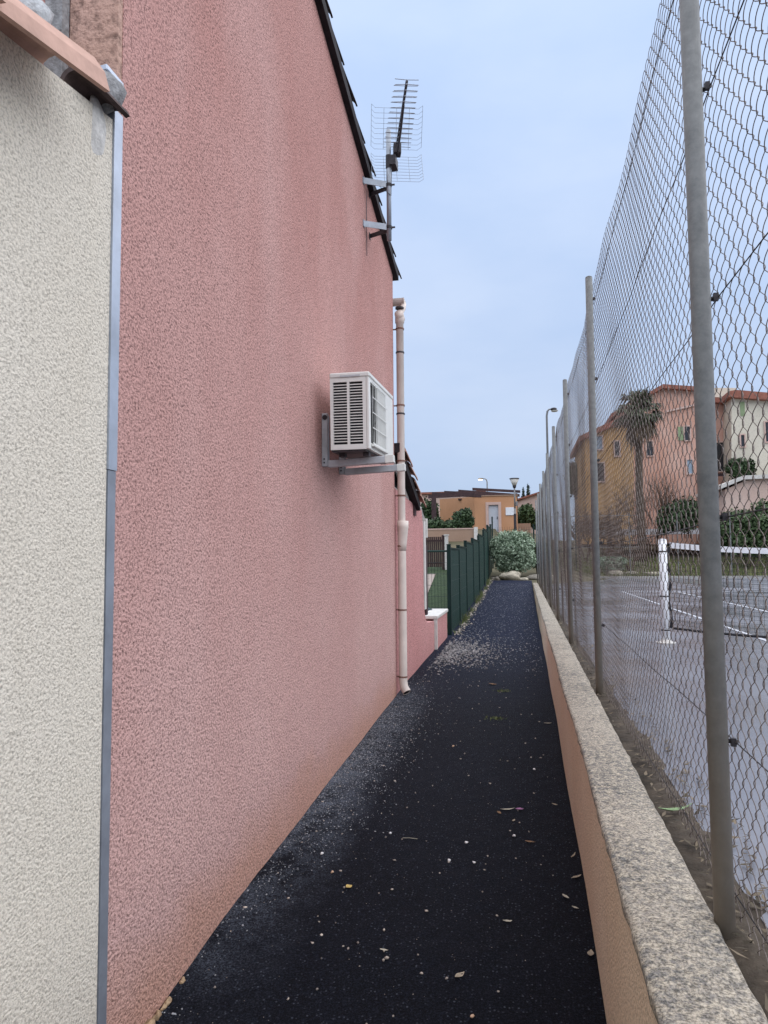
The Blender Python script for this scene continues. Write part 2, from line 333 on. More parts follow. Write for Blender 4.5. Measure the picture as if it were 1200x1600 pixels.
M['house_pale'] = render_mat('pale_house_render', (0.58, 0.44, 0.37), (0.52, 0.38, 0.32), (0.6, 0.48, 0.42), gs=14, bstr=0.2, pits=0.1)
M['roof_red'] = simple('red_clay_roof', (0.30, 0.12, 0.085), 0.85, 0.2, 3)
M['beam'] = simple('brown_stained_beam', (0.062, 0.036, 0.038), 0.75, 0.25, 8)
M['door_grey'] = simple('grey_white_door', (0.50, 0.53, 0.58), 0.5, 0.05, 4)
M['dark_glass'] = simple('dark_window_glass', (0.02, 0.022, 0.026), 0.15, 0.1, 3, spec=0.6)
M['blue_glass'] = simple('pale_blue_shutter', (0.26, 0.34, 0.42), 0.4, 0.1, 3)
M['green_shutter'] = simple('sage_green_shutter', (0.24, 0.31, 0.17), 0.6, 0.1, 4)
M['rock'] = simple('limestone_rock', (0.40, 0.36, 0.28), 0.95, 0.3, 6, bs=0.9, bscale=14, bd=0.04, c2=(0.16, 0.145, 0.115))
M['rock_dark'] = simple('dark_rock', (0.20, 0.18, 0.15), 0.95, 0.3, 6, bs=0.9, bscale=14, bd=0.04)
M['pebble'] = foliage_mat('pale_pebbles', (0.60, 0.52, 0.44), (0.16, 0.14, 0.13), 0.85)
M['gravel'] = foliage_mat('grey_tan_gravel', (0.34, 0.32, 0.31), (0.07, 0.07, 0.075), 0.85)
M['grit'] = foliage_mat('grey_grit', (0.42, 0.43, 0.45), (0.07, 0.075, 0.09), 0.85)
M['chip_white'] = simple('white_stone', (0.78, 0.77, 0.76), 0.8, 0.08, 40)
M['chip_tan'] = simple('tan_stone', (0.55, 0.37, 0.25), 0.85, 0.12, 40)
M['leaf_tan'] = simple('dry_tan_leaf', (0.36, 0.30, 0.22), 0.85, 0.25, 60)
M['leaf_pale'] = simple('pale_dry_leaf', (0.48, 0.44, 0.35), 0.85, 0.2, 60)
M['leaf_brown'] = simple('brown_dry_leaf', (0.25, 0.15, 0.085), 0.85, 0.3, 60)
M['leaf_purple'] = simple('purple_petal', (0.28, 0.12, 0.24), 0.7, 0.2, 60)
M['leaf_yellow'] = simple('yellow_leaf', (0.5, 0.36, 0.12), 0.8, 0.2, 60)
M['leaf_green'] = simple('green_leaf', (0.25, 0.36, 0.18), 0.7, 0.2, 60)
M['paving'] = simple('garden_paving', (0.34, 0.28, 0.24), 0.9, 0.15, 5)
M['lawn'] = simple('lawn', (0.035, 0.06, 0.022), 0.95, 0.3, 5, bs=0.8, bscale=60, bd=0.02)
M['tarp'] = simple('dark_green_tarp', (0.02, 0.04, 0.045), 0.5, 0.25, 6, bs=0.5, bscale=9, bd=0.03)
M['gate'] = simple('brown_gate_paint', (0.05, 0.028, 0.026), 0.6, 0.2, 8)
M['lamp_metal'] = simple('grey_lamp_column', (0.20, 0.20, 0.20), 0.5, 0.1, 8)
M['lamp_glass'] = simple('frosted_lamp_glass', (0.62, 0.60, 0.54), 0.3, 0.05, 5)
M['road'] = simple('far_road', (0.20, 0.20, 0.21), 0.85, 0.15, 1.5)
M['kerb'] = simple('kerb_stone', (0.36, 0.35, 0.33), 0.9, 0.15, 4)
def emis(name, c, s):
    m, nt, b, v = base(name); b.inputs['Base Color'].default_value = c+(1,); b.inputs['Emission Color'].default_value = c+(1,); b.inputs['Emission Strength'].default_value = s; return m
M['lit'] = emis('lit_street_lamp', (1.0, 0.78, 0.5), 6.0)

# ================================================================== THE SETTING
PZ = [(-8,-0.2),(0,-0.02),(2.5,0.0),(3.0,0.045),(4.2,0.09),(6.8,0.19),(8.4,0.24),(11.7,0.285),(14.5,0.345),(17.2,0.45),(20,0.55),(23,0.68),(26,0.83),(29,0.99),(31,1.25),(34,1.95),(38,2.75),(42,3.2),(60,3.7),(120,5.0),(400,9.0)]
def pathz(y): return float(np.interp(y, [p[0] for p in PZ], [p[1] for p in PZ]))
CZ = 0.73                                                     # tennis court level
RZ = [(-60,0.70),(32.4,0.70),(34,0.95),(38,1.6),(44,2.2),(60,2.9),(120,4.5),(400,9.0)]
def rightz(y): return float(np.interp(y, [p[0] for p in RZ], [p[1] for p in RZ]))
def gz(x, y):
    a = pathz(y)-0.03; b = rightz(y)
    t = min(1, max(0, (x-0.30)/0.12)) if y < 24 else min(1, max(0, (x-0.3)/(0.12+min(3.0, (y-24)*0.5))))
    g = a*(1-t)+b*t
    if x < -1.45 and y > 12: g += min(0.012*(y-12), 0.2)
    return g
xs = [-900,-400,-150,-60,-30,-18,-12,-8,-6,-5,-4,-3,-2.2,-1.6,-1.45,-1.2,-0.8,-0.4,0,0.30,0.42,0.6,0.9,1.3,1.8,2.4,3.2,4.2,5.5,7,9,12,16,22,30,45,80,160,400,900]
ys = [-60,-30,-15,-8,-4,-2,0,1,2,2.5,3,4.2,5.5,6.8,8.4,10,11.7,13,14.5,16,17.2,20,23,24,25,26,27.5,29,31,32.4,34,36,38,40,42,44,48,54,60,80,120,250,600,1500]
g = MB(); nx = len(xs)
for y in ys:
    for x in xs: g.v.append((x, y, gz(x, y)))
for j in range(len(ys)-1):
    for i in range(nx-1): g.f.append((j*nx+i, j*nx+i+1, (j+1)*nx+i+1, (j+1)*nx+i))
struct(g.build('ground', M['ground'], smooth=True))

def path_h(x, y): return pathz(y)+0.006*math.sin(3.1*x+1.7*y)*math.sin(2.3*y)+0.012*max(0, abs(x+0.55)-0.6)
# alley of fine black asphalt, slightly lumpy, ragged at its edges
g = MB(); ya = np.concatenate([np.arange(-2.5, 9, 0.08), np.arange(9, 26.4, 0.25)]); xa = np.linspace(-1.37, 0.27, 22)
for j, y in enumerate(ya):
    for i, x in enumerate(xa):
        g.v.append((x, y + (0.12*math.sin(9*x)+0.08*math.sin(23*x+1) if j == len(ya)-1 else 0), path_h(x, y)+rng.normal(0, 0.0014)))
n = len(xa)
for j in range(len(ya)-1):
    for i in range(n-1): g.f.append((j*n+i, j*n+i+1, (j+1)*n+i+1, (j+1)*n+i))
struct(g.build('path', M['asphalt'], smooth=True))

# tennis court surface + painted lines
g = MB(); g.box((0.575, -14, CZ-0.05), (18, 32.2, CZ)); struct(g.build('court_surface', M['court']))
def court_line(x0, y0, x1, y1):
    g = MB(); g.box((x0, y0, CZ+0.002), (x1, y1, CZ+0.006)); return struct(g.build('court_line', M['line']))
NETY = 8.10
court_line(2.55, NETY-11.9, 2.60, NETY+11.9); court_line(3.92, NETY-11.9, 3.97, NETY+11.9); court_line(13.5, NETY-11.9, 13.55, NETY+11.9)
court_line(2.605, NETY+11.85, 3.915, NETY+11.9); court_line(3.975, NETY+11.85, 13.495, NETY+11.9); court_line(3.975, NETY+6.4, 12.1, NETY+6.45)
g = MB(); g.box((0.66, 32.21, CZ-0.1), (18, 32.4, CZ+0.10)); struct(g.build('kerb', M['kerb']))

# strip of damp earth with litter between low wall and court
g = MB(); yy = np.arange(-2.5, 25, 0.12)
for y in yy:
    for k, x in enumerate((0.42, 0.47, 0.52, 0.56, 0.64)):
        g.v.append((x, y, 0.715+[-0.02, 0.010, 0.016, 0.018, 0.006][k]+rng.normal(0, 0.004)))
for j in range(len(yy)-1):
    for i in range(4): g.f.append((j*5+i, j*5+i+1, (j+1)*5+i+1, (j+1)*5+i))
struct(g.build('earth_strip', M['soil'], smooth=True))

# garden beyond the house: lawn and paving
def sheet(name, pts, mat, dz):
    g = MB(); n = 14; A, B, C_, D = pts
    for j in range(n+1):
        for i in range(n+1):
            u, v = i/n, j/n
            x = (A[0]*(1-u)+B[0]*u)*(1-v)+(D[0]*(1-u)+C_[0]*u)*v; y = (A[1]*(1-u)+B[1]*u)*(1-v)+(D[1]*(1-u)+C_[1]*u)*v
            g.v.append((x, y, max(gz(x, y), pathz(y))+dz))
    for j in range(n):
        for i in range(n): g.f.append((j*(n+1)+i, j*(n+1)+i+1, (j+1)*(n+1)+i+1, (j+1)*(n+1)+i))
    return struct(g.build(name, mat, smooth=True))
sheet('lawn', [(-8,11),(-1.5,11),(-1.5,30),(-8,30)], M['lawn'], 0.03)
sheet('garden_paving', [(-6,15.5),(-2.55,18.5),(-3.3,27),(-6,27)], M['paving'], 0.05)
sheet('garden_terrace', [(-6,10.2),(-1.5,10.2),(-1.5,14.0),(-6,14.0)], M['paving'], 0.05)
sheet('road', [(4,38),(40,38),(40,43),(4,43)], M['road'], 0.03)

# ================================================================== PINK HOUSE
WX = -1.35
Y0, Y1 = 2.172, 7.50                                          # near corner and far corner of the gable wall
def rake(y): return 5.53-0.261*(y-4.571)                      # underside of the dark shade strip along the gable
house = thing('pink_house', 'tall pink roughcast house with sloping gable on the left of the alley', 'house', (WX-3, 5, 0.1))
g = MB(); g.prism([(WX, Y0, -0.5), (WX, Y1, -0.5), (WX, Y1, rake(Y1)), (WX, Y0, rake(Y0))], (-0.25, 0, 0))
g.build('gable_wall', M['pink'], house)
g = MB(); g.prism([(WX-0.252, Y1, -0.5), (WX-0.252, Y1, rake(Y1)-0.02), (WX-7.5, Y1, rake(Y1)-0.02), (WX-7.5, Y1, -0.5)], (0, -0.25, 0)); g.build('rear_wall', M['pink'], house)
g = MB(); g.box((WX-0.19, Y0-0.03, 3.12), (WX-0.003, Y0-0.001, 5.6)); g.build('broken_render_edge', M['broken'], house)
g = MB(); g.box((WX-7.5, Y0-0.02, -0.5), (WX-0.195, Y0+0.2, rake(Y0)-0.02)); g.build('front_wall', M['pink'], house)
# dark strip for the tiles' shaded underside + canal tiles
def rake_shade_fascia(y0, y1, zf, x0, x1, h, mat, name, par):
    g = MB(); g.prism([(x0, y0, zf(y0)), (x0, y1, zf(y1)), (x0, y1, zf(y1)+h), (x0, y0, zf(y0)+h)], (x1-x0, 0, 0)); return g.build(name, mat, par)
rake_shade_fascia(Y0-0.1, Y1+0.10, lambda y: rake(y)+0.003, WX-0.30, WX+0.05, 0.085, M['rake'], 'rake_shade_fascia', house)  # added dark strip standing in for the shaded underside of tiles and mortar
g = MB(); g.prism([(WX-0.3, Y0-0.1, rake(Y0-0.1)+0.01), (WX-0.3, Y1+0.2, rake(Y1+0.2)+0.01), (WX-0.3, Y1+0.2, rake(Y1+0.2)+0.06), (WX-0.3, Y0-0.1, rake(Y0-0.1)+0.06)], (-7.2, 0, 0)); g.build('roof_deck', M['tile_dark'], house)
def tile_mesh(name, L, r0, r1, th, mat, arc=math.pi, n=9):
    g = MB(); vs = []
    for (t, r) in ((0, r0), (L, r1)):
        for rr in (r, r-th):
            for k in range(n):
                a = -arc/2+arc*k/(n-1); vs.append((rr*math.sin(a), t, rr*math.cos(a)-r0*math.cos(arc/2)))
    g.v = vs
    A, B, C_, D = 0, n, 2*n, 3*n
    for k in range(n-1):
        g.f += [(A+k, A+k+1, C_+k+1, C_+k), (B+k+1, B+k, D+k, D+k+1), (A+k+1, A+k, B+k, B+k+1), (C_+k, C_+k+1, D+k+1, D+k)]
    g.f += [(A, C_, D, B), (A+n-1, B+n-1, D+n-1, C_+n-1)]
    me = bpy.data.meshes.new(name); me.from_pydata(g.v, [], g.f); me.update(); me.materials.append(mat); return me
tile_me = tile_mesh('roof_tile', 0.47, 0.085, 0.10, 0.014, M['tile_dark'], arc=math.pi*0.95)
SL = math.atan(0.261)
def put_tile(me, x, y, z, pitch, par, name='roof_tile', jit=1.0):
    o = bpy.data.objects.new(name, me); COL.objects.link(o); o.parent = par; o.matrix_parent_inverse = parent_inv(par)
    o.location = (x+random.uniform(-.006, .006)*jit, y, z+random.uniform(-.003, .006)*jit); o.rotation_euler = (pitch+R(random.uniform(-.5, .5)), R(random.uniform(-2, 2))*jit, R(random.uniform(-1.2, 1.2))*jit)
    return o
for c in range(3):
    for i in range(14):
        y = Y1+0.22-0.375*(i+1)
        if y < 2.4: continue
        put_tile(tile_me, WX-0.045-0.215*c, y, rake(y)+0.105, -SL+0.105, house)
# eaves gutter across the end, with its round stop and swan neck
g = MB(); gc = (Y1+0.13, 4.53); n = 10
for x in (WX-3.0, WX+0.10):
    for rr in (0.065, 0.058):
        for k in range(n+1):
            a = math.pi+math.pi*k/n; g.v.append((x, gc[0]+rr*math.cos(a), gc[1]+rr*math.sin(a)))
m1 = n+1
for k in range(n):
    g.f += [(k, k+1, 2*m1+k+1, 2*m1+k), (m1+k+1, m1+k, 3*m1+k, 3*m1+k+1), (2*m1+k, 2*m1+k+1, 3*m1+k+1, 3*m1+k)]
g.f += [(0, 2*m1, 3*m1, m1), (n, m1+n, 3*m1+n, 2*m1+n)]
gut = g.build('gutter', M['pipe'], house)
g = MB(); g.prism([(WX+0.10, gc[0]+0.07*math.cos(a), gc[1]+0.07*math.sin(a)) for a in np.linspace(math.pi, 2*math.pi, 12)], (0.012, 0, 0)); g.build('gutter_stop', M['pipe'], gut)
PX, PY = -1.283, 7.545
g = MB(); g.tube([(PX+0.03, gc[0], 4.48), (PX+0.028, PY+0.05, 4.42), (PX, PY+0.01, 4.34), (PX, PY, 4.28)], 0.032, 14)
g.tube([(PX, PY-0.045, 4.33), (PX, PY+0.06, 4.30)], 0.05, 14); g.build('swan_neck', M['pipe'], house, True)
g = MB(); r = 0.041
g.tube([(PX, PY, 4.30), (PX, PY, 4.24), (PX, PY, 4.235), (PX, PY, 1.96)], [r*1.25, r*1.22, r, r], 18, cap=False)
pipe = g.build('downpipe', M['pipe'], house, True)
zj = 2.06
g = MB(); g.tube([(PX+0.012, PY, zj+0.0), (PX+0.012, PY, zj-0.07), (PX+0.012, PY, zj-0.08), (PX+0.004, PY, zj-0.24), (PX, PY, zj-0.32)], [r*1.5, r*1.5, r*1.42, r*1.2, r*1.12], 18); g.build('pipe_collector', M['pipe'], pipe, True)
zb = pathz(PY)
g = MB(); g.tube([(PX, PY, zj-0.30), (PX, PY, zb+0.20)], r*1.08, 18, cap=False)
g.tube([(PX, PY, zb+0.20), (PX, PY, zb+0.14), (PX+0.012, PY-0.01, zb+0.08), (PX+0.045, PY-0.035, zb+0.03)], [r*1.1, r*1.1, r*1.1, r*1.12], 18, cap=False); g.build('lower_pipe', M['pipe'], pipe, True)
g = MB(); g.tube([(PX+0.026, PY-0.02, zb+0.055), (PX+0.040, PY-0.032, zb+0.04)], r*1.0, 14); g.build('outlet_mouth', M['ac_dark'], pipe, True)
for yp in (485, 517, 553, 634, 647, 720, 774, 853, 954, 1061):
    z = float(atx(626, yp, PX)[2]); g = MB(); g.tube([(PX, PY, z-0.008), (PX, PY, z+0.008)], r*1.16, 18)
    if yp in (517, 634, 774, 954, 1061): g.box((PX-0.09, PY-0.006, z-0.006), (PX-0.035, PY+0.006, z+0.006))
    g.build('pipe_clip', M['clip'] if yp not in (485, 553, 647) else M['dark_metal'], pipe)

# ---- lower annex of the house, beyond the downpipe
AX = WX-0.004
def azw(y): return 2.38-0.05*(y-8.2)
annex = thing('annex', 'lower pink side wing with tiled lean-to roof and side glazing beyond the downpipe', 'house', (WX-1, 9, 0.25))
g = MB(); pts = [(AX, Y1+0.003, -0.2), (AX, 10.9, -0.2), (AX, 10.9, 0.70), (AX, 10.15, 0.74)]
for k in range(7): pts.append((AX, 10.15-0.43*math.sin(k/6*math.pi/2), 0.74+0.40*(1-math.cos(k/6*math.pi/2))))
pts += [(AX, 9.72, 2.1), (AX, 9.60, azw(9.6)), (AX, Y1+0.003, azw(Y1))]
g.prism(pts, (-0.20, 0, 0)); g.build('side_wall', M['annex_pink'], annex)
def arake(y): return 2.65-0.36*(y-8.2)
g = MB(); g.prism([(AX-0.09, Y1+0.01, azw(Y1)+0.003), (AX-0.09, 8.66, azw(8.66)+0.003), (AX-0.09, 8.66, arake(8.66)-0.09), (AX-0.09, Y1+0.01, arake(Y1)-0.09)], (-0.02, 0, 0)); g.build('side_glazing', M['dark_glass'], annex)
fr = MB(); a = Vector((AX-0.04, Y1+0.02, azw(Y1)+0.03)); b_ = Vector((AX-0.04, 8.62, azw(8.62)+0.02)); c_ = Vector((AX-0.04, 8.60, arake(8.6)-0.11)); d_ = Vector((AX-0.04, Y1+0.02, arake(Y1)-0.12))
for p, q in ((a, b_), (b_, c_), (c_, d_)): fr.tube([p, q], 0.024, 4)
fr.build('glazing_frame', M['white_old'], annex)
rake_shade_fascia(Y1+0.005, 9.0, lambda y: arake(y)-0.095, AX-2.5, AX+0.07, 0.10, M['rake'], 'rake_shade_fascia', annex)
g = MB(); g.box((AX-2.0, 8.83, 2.20), (AX+0.02, 8.97, 2.345)); g.build('purlin_end', M['beam'], annex)
tile2 = tile_mesh('roof_tile', 0.46, 0.085, 0.10, 0.014, M['tile'], arc=math.pi*0.95)
for c in range(3):
    for i in range(6):
        y = 9.17-0.37*(i+1)
        if y < 7.45: continue
        put_tile(tile2, AX+0.02-0.215*c, y, arake(y)+0.01, -math.atan(0.36)+0.09, annex)
# white end frame (sliding door edge) and brown shutter edge
g = MB(); g.box((AX-0.12, 9.80, 0.95), (AX+0.004, 9.96, 2.18)); g.build('door_frame', M['white_old'], annex)
g = MB(); g.tube([(AX-0.02, 9.58, 2.35), (AX-0.02, 9.78, 2.26), (AX-0.02, 9.98, 2.20)], 0.022, 5); g.tube([(AX+0.01, 9.98, 2.22), (AX+0.01, 9.98, 1.95)], 0.02, 8); g.build('frame_head', M['white_old'], annex)
g = MB(); g.box((AX-0.14, 9.97, 0.86), (AX+0.002, 10.12, 1.85)); g.build('shutter_edge', M['beam'], annex)
# ---- low pink garden wall with pale coping
lw = thing('garden_wall', 'short low pink garden wall with whitish coping at the foot of the green fence', 'wall', (WX, 11.7, 0.28))
g = MB(); g.box((AX-0.2, 10.92, -0.1), (WX+0.03, 12.35, 0.73)); g.build('wall_body', M['annex_pink'], lw)
g = MB(); g.cbox((AX-0.23, 10.83, 0.733), (WX+0.05, 12.38, 0.785), 0.008); g.build('coping', M['white_old'], lw)
g = MB(); g.box((AX-0.01, 10.84, 0.1), (WX+0.035, 10.918, 0.732)); g.build('end_strip', M['white_old'], lw)

# ================================================================== CREAM HOUSE
cream = thing('cream_house', 'cream roughcast house wall at the left edge joined to the pink house', 'house', (WX-2, 0, 0))
def cr_top(y): return 3.10-0.16*(2.12-y)
g = MB(); g.prism([(WX, -4, -0.6), (WX, 2.117, -0.6), (WX, 2.117, cr_top(2.117)+.06), (WX, -4, cr_top(-4)+.06)], (-0.25, 0, 0)); g.build('side_wall', M['cream'], cream)
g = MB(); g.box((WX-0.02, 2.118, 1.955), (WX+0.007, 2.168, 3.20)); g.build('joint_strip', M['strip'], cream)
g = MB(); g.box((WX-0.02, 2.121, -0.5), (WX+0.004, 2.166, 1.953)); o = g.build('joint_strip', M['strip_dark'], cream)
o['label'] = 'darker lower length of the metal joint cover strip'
tl = tile_mesh('roof_tile', 0.50, 0.115, 0.14, 0.016, M['tile_pale'], arc=math.pi*1.0)
for c in range(3):
    for i in range(4):
        y = 1.725-0.42*(i+1)
        put_tile(tl, WX+0.055-0.30*c, y+0.0, cr_top(y)-0.045, math.atan(0.16)+0.03, cream, jit=0.5)
td = tile_mesh('roof_tile', 0.22, 0.055, 0.06, 0.016, M['tile_dark'], arc=math.pi*0.8)
put_tile(td, WX+0.015, 1.89, 3.155, 0.02, cream)
g = MB(); g.prism([(WX-0.35, -4, cr_top(-4)+0.07), (WX-0.35, 2.1, cr_top(2.1)+0.07), (WX-0.35, 2.1, cr_top(2.1)+0.11), (WX-0.35, -4, cr_top(-4)+0.11)], (-5, 0, 0)); g.build('roof_deck', M['tile'], cream)
def lump(c, s, mat, name, par, seed=0, n=2, amp=0.22):
    import bmesh
    bm = bmesh.new(); bmesh.ops.create_icosphere(bm, subdivisions=n, radius=1.0); r_ = random.Random(seed)
    ph = [(Vector((r_.gauss(0,1), r_.gauss(0,1), r_.gauss(0,1))).normalized(), r_.uniform(.5, 1)) for _ in range(7)]
    for v in bm.verts:
        d = v.co.normalized(); k = 1+amp*sum(w*math.sin(4*d.dot(a)+i) for i, (a, w) in enumerate(ph))/2.2
        v.co = Vector((d.x*s[0]*k+c[0], d.y*s[1]*k+c[1], d.z*s[2]*k+c[2]))
    me = bpy.data.meshes.new(name); bm.to_mesh(me); bm.free()
    me.polygons.foreach_set('use_smooth', [True]*len(me.polygons))
    return link(name, me, mat, par)
lump((WX-0.02, 2.09, 3.24), (0.075, 0.05, 0.075), M['mortar'], 'mortar_fillet', cream, 3)
g = MB(); m_ = Matrix.Translation((WX-0.03, 2.085, 3.30)) @ Matrix.Rotation(R(-8), 4, 'Y'); g.cbox((-0.09, -0.03, -0.012), (0.045, 0.075, 0.012), 0.004, m_); g.build('flashing', M['strip'], cream)
lump((WX-0.012, 2.035, 3.06), (0.018, 0.06, 0.12), M['smear'], 'mortar_smear', cream, 14, 3, 0.18)
lump((WX-0.235, 2.0, 3.47), (0.07, 0.07, 0.06), M['mortar_white'], 'mortar_cap', cream, 9, amp=0.15)
g = MB(); g.box((WX-0.26, 2.10, 3.15), (WX-0.192, 2.14, 5.0)); g.build('mortar_band', M['mortar'], cream)

# crumbled render at the foot of the pink wall
for i, (px, py, s) in enumerate([(232,1588,.035),(246,1578,.025),(262,1560,.022),(255,1592,.02),(285,1525,.018),(224,1600,.03)]):
    p = atx(px, py, WX+0.015); tag(lump((p[0], p[1], pathz(p[1])+s*0.35), (s*.5, s*.9, s*.5), M['rubble'], 'render_lump', None, i, 2, 0.55),
        ['largest lump of crumbled render at the foot of the pink wall', 'small crumbled lump just above the largest one by the pink wall', 'crumb of broken render below the pink wall near the joint strip', 'flat crumb of render lying on the black path by the pink wall', 'uppermost crumb of fallen render along the pink wall foot', 'crumbled lump lowest in view at the foot of the pink wall'][i], 'rubble', 'crumbled render at the wall foot')

# ================================================================== LOW RETAINING WALL
rw = thing('retaining_wall', 'long low beige rendered retaining wall running along the right of the path', 'wall', (0.35, 10, 0.3))
WT = lambda y: 0.755+0.0022*y
g = MB(); yy = [-3.0]+list(np.arange(-2, 24.6, 0.35))
fx = lambda y: 0.245+0.0022*y+0.004*math.sin(2.1*y)
for y in yy:
    for (x, z) in ((fx(y)+0.006, -0.4), (fx(y), WT(y)-0.035), (0.437, WT(y)-0.035), (0.437, -0.4)): g.v.append((x, y, z))
for j in range(len(yy)-1):
    for k in range(4): g.f.append((j*4+k, j*4+(k+1)%4, (j+1)*4+(k+1)%4, (j+1)*4+k))
e = (len(yy)-1)*4; g.f += [(0,1,2,3), (e+3,e+2,e+1,e)]
g.build('wall_body', M['wall_face'], rw)
g = MB(); yy = [-3.0]+list(np.arange(-2, 24.7, 0.06)); prof = [(0,-0.034),(-0.008,-0.026),(-0.007,-0.006),(0.006,0.0),(0.10,0.003),(0.195,0.0),(0.204,-0.008),(0.204,-0.034)]
n = len(prof)
for y in yy:
    for i, (x, z) in enumerate(prof):
        j1, j2 = (rng.normal(0, 0.0022), rng.normal(0, 0.0016))
        xx = fx(y)+x if i < 5 else 0.437+(x-0.195)
        g.v.append((xx+j1, y, WT(y)+z+j2))
for j in range(len(yy)-1):
    for k in range(n): g.f.append((j*n+k, j*n+(k+1)%n, (j+1)*n+(k+1)%n, (j+1)*n+k))
e = (len(yy)-1)*n; g.f += [tuple(range(n)), tuple(e+k for k in range(n-1,-1,-1))]
g.build('capping', M['lichen'], rw, True)

# ================================================================== CHAIN LINK FENCE
cf = thing('chain_link_fence', 'tall rusty chain link fence on grey tubular posts beside the tennis court', 'fence', (0.5, 10, 0.72))
FX, FTOP, FBOT = 0.487, 3.58, 0.745
posts = [-0.9, 1.93, 5.06, 8.0, 10.85, 13.65, 16.45, 19.25, 22.05, 24.8]
fxo = lambda y: float(np.interp(y, [0, 2, 5, 9, 25], [.464, .466, .486, .487, .462]))
for y in posts:
    g = MB(); lean = random.uniform(-.006, .006)
    g.tube([(fxo(y), y, 0.55), (fxo(y)+lean, y, FTOP+0.03)], 0.0245, 20); g.lathe([(0.0245, 0), (0.022, 0.008), (0.012, 0.014)], (fxo(y)+lean, y, FTOP+0.03), 20)
    p = g.build('post', M['galv'], cf, True)
    if y < 12:
        for z in (1.19, 1.75, 2.32, 2.89, 3.46):
            g = MB(); g.tube([(fxo(y)+0.02, y+0.02, z), (fxo(y)+0.045, y-0.004, z)], 0.006, 6); g.box((fxo(y)+0.030, y-0.007, z-0.010), (fxo(y)+0.042, y+0.004, z+0.010)); g.build('wire_clip', M['dark_metal'], p)
# line wires
for z in (0.80, 1.19, 1.75, 2.32, 2.89, 3.46):
    g = MB(); pts = []
    for a, b in zip(posts[:-1], posts[1:]):
        for k in range(8):
            t = k/8; y = a+(b-a)*t; pts.append((fxo(y)+0.044+0.003*math.sin(5*y+z), y, z-0.10*t*(1-t)*(0.35+0.4*math.sin(z*7+a))))
    g.tube(pts, 0.0019, 4); g.build('line_wire', M['black_wire'], cf)
# the mesh: every wire a flattened spiral hooked into its neighbours
HAND = -1.0
def chain_mesh(y0, y1, sub, ns, rad):
    D = 0.0345; cols = int((y1-y0)/D); rows = int((FTOP-FBOT)/D)
    npt = rows*sub+1
    t = np.arange(npt)/sub                                     # one unit = half a diamond
    C = np.arange(cols); th = np.pi*(t[None, :]+C[:, None])    # neighbours are half a turn apart, all wound the same way
    cs = np.cos(th); tri = 1-2*np.abs((((t[None, :]+C[:, None])/2*2) % 2)-1); tri = -tri
    zig = 0.62*tri+0.38*cs if sub > 1 else tri
    z = (FBOT+t*D)[None, :]+np.zeros((cols, 1)); y = y0+C[:, None]*D+D*0.60*zig
    wob = 0.007*np.sin(y*2.3+z*1.7)+0.004*np.sin(y*5.1-z*3.3+1)
    dy = 0.005*np.sin(z*4.1+y*0.9)+0.003*np.sin(z*11+y*5); dz = 0.006*np.sin(y*3.1+z*2.0)+0.003*np.sin(y*9.7+z*1.1)
    x = np.interp(y, [0, 2, 5, 9, 25], [.464, .466, .486, .487, .462])+0.040+wob+HAND*0.0042*np.sin(th)
    y = y+dy; z = z+dz
    P = np.stack([x, y, z], -1)                                # cols, npt, 3
    Dv = np.gradient(P, axis=1); Dv /= np.linalg.norm(Dv, axis=-1, keepdims=True)
    U = np.cross(Dv, np.array([1.0, 0, 0])); U /= np.linalg.norm(U, axis=-1, keepdims=True); W = np.cross(Dv, U)
    ring = [P+rad*(math.cos(2*math.pi*k/ns)*U+math.sin(2*math.pi*k/ns)*W) for k in range(ns)]
    V = np.stack(ring, 2).reshape(-1, 3)                       # cols*npt*ns
    c = np.arange(cols)[:, None, None]; i = np.arange(npt-1)[None, :, None]; k = np.arange(ns)[None, None, :]
    b0 = (c*npt+i)*ns; k2 = (k+1) % ns
    Fq = np.stack([b0+k, b0+k2, b0+ns+k2, b0+ns+k], -1).reshape(-1, 4)
    return V, Fq
V, Fq = chain_mesh(0.0, 6.0, 6, 4, 0.00112); o = np_mesh('wire_mesh', V, Fq, M['wire'], cf); o['kind'] = 'stuff'
V, Fq = chain_mesh(6.0, 24.8, 2, 3, 0.00125); o = np_mesh('wire_mesh', V, Fq, M['wire'], cf); o['kind'] = 'stuff'

# ================================================================== AIR CONDITIONER
BZ = 2.335
ac = thing('air_conditioner', 'off-white air conditioner outdoor unit mounted on the pink wall', 'air conditioner', (-1.10, 4.93, BZ+0.018))
ac.rotation_euler = (R(2.2), 0, 0)
def P_(mb, name, mat, par=ac, smooth=False):
    o = mb.build(name, mat, None, smooth); o.parent = par; return o
X0, X1, YA, YB, Z0, Z1 = -0.135, 0.130, -0.43, 0.43, 0.035, 0.545       # local box (x out from the wall)
g = MB()
g.box((X0, YB-0.02, Z0), (X1-0.022, YB, Z1-0.035)); g.box((X0, YA+0.021, Z0), (X1-0.022, YB-0.021, Z0+0.02))
g.box((X0, YA+0.021, Z0+0.021), (X0+0.015, YB-0.021, Z1-0.035)); P_(g, 'casing', M['ac_white'])
g = MB(); g.cbox((X0-0.004, YA-0.004, Z1-0.034), (X1+0.004, YB+0.004, Z1), 0.007); top = P_(g, 'top_cover', M['ac_white'])
g = MB(); g.box((X0+0.07, YA-0.0075, Z1-0.030), (X1-0.06, YA-0.0045, Z1-0.018)); P_(g, 'lid_notch', M['bracket'], top)
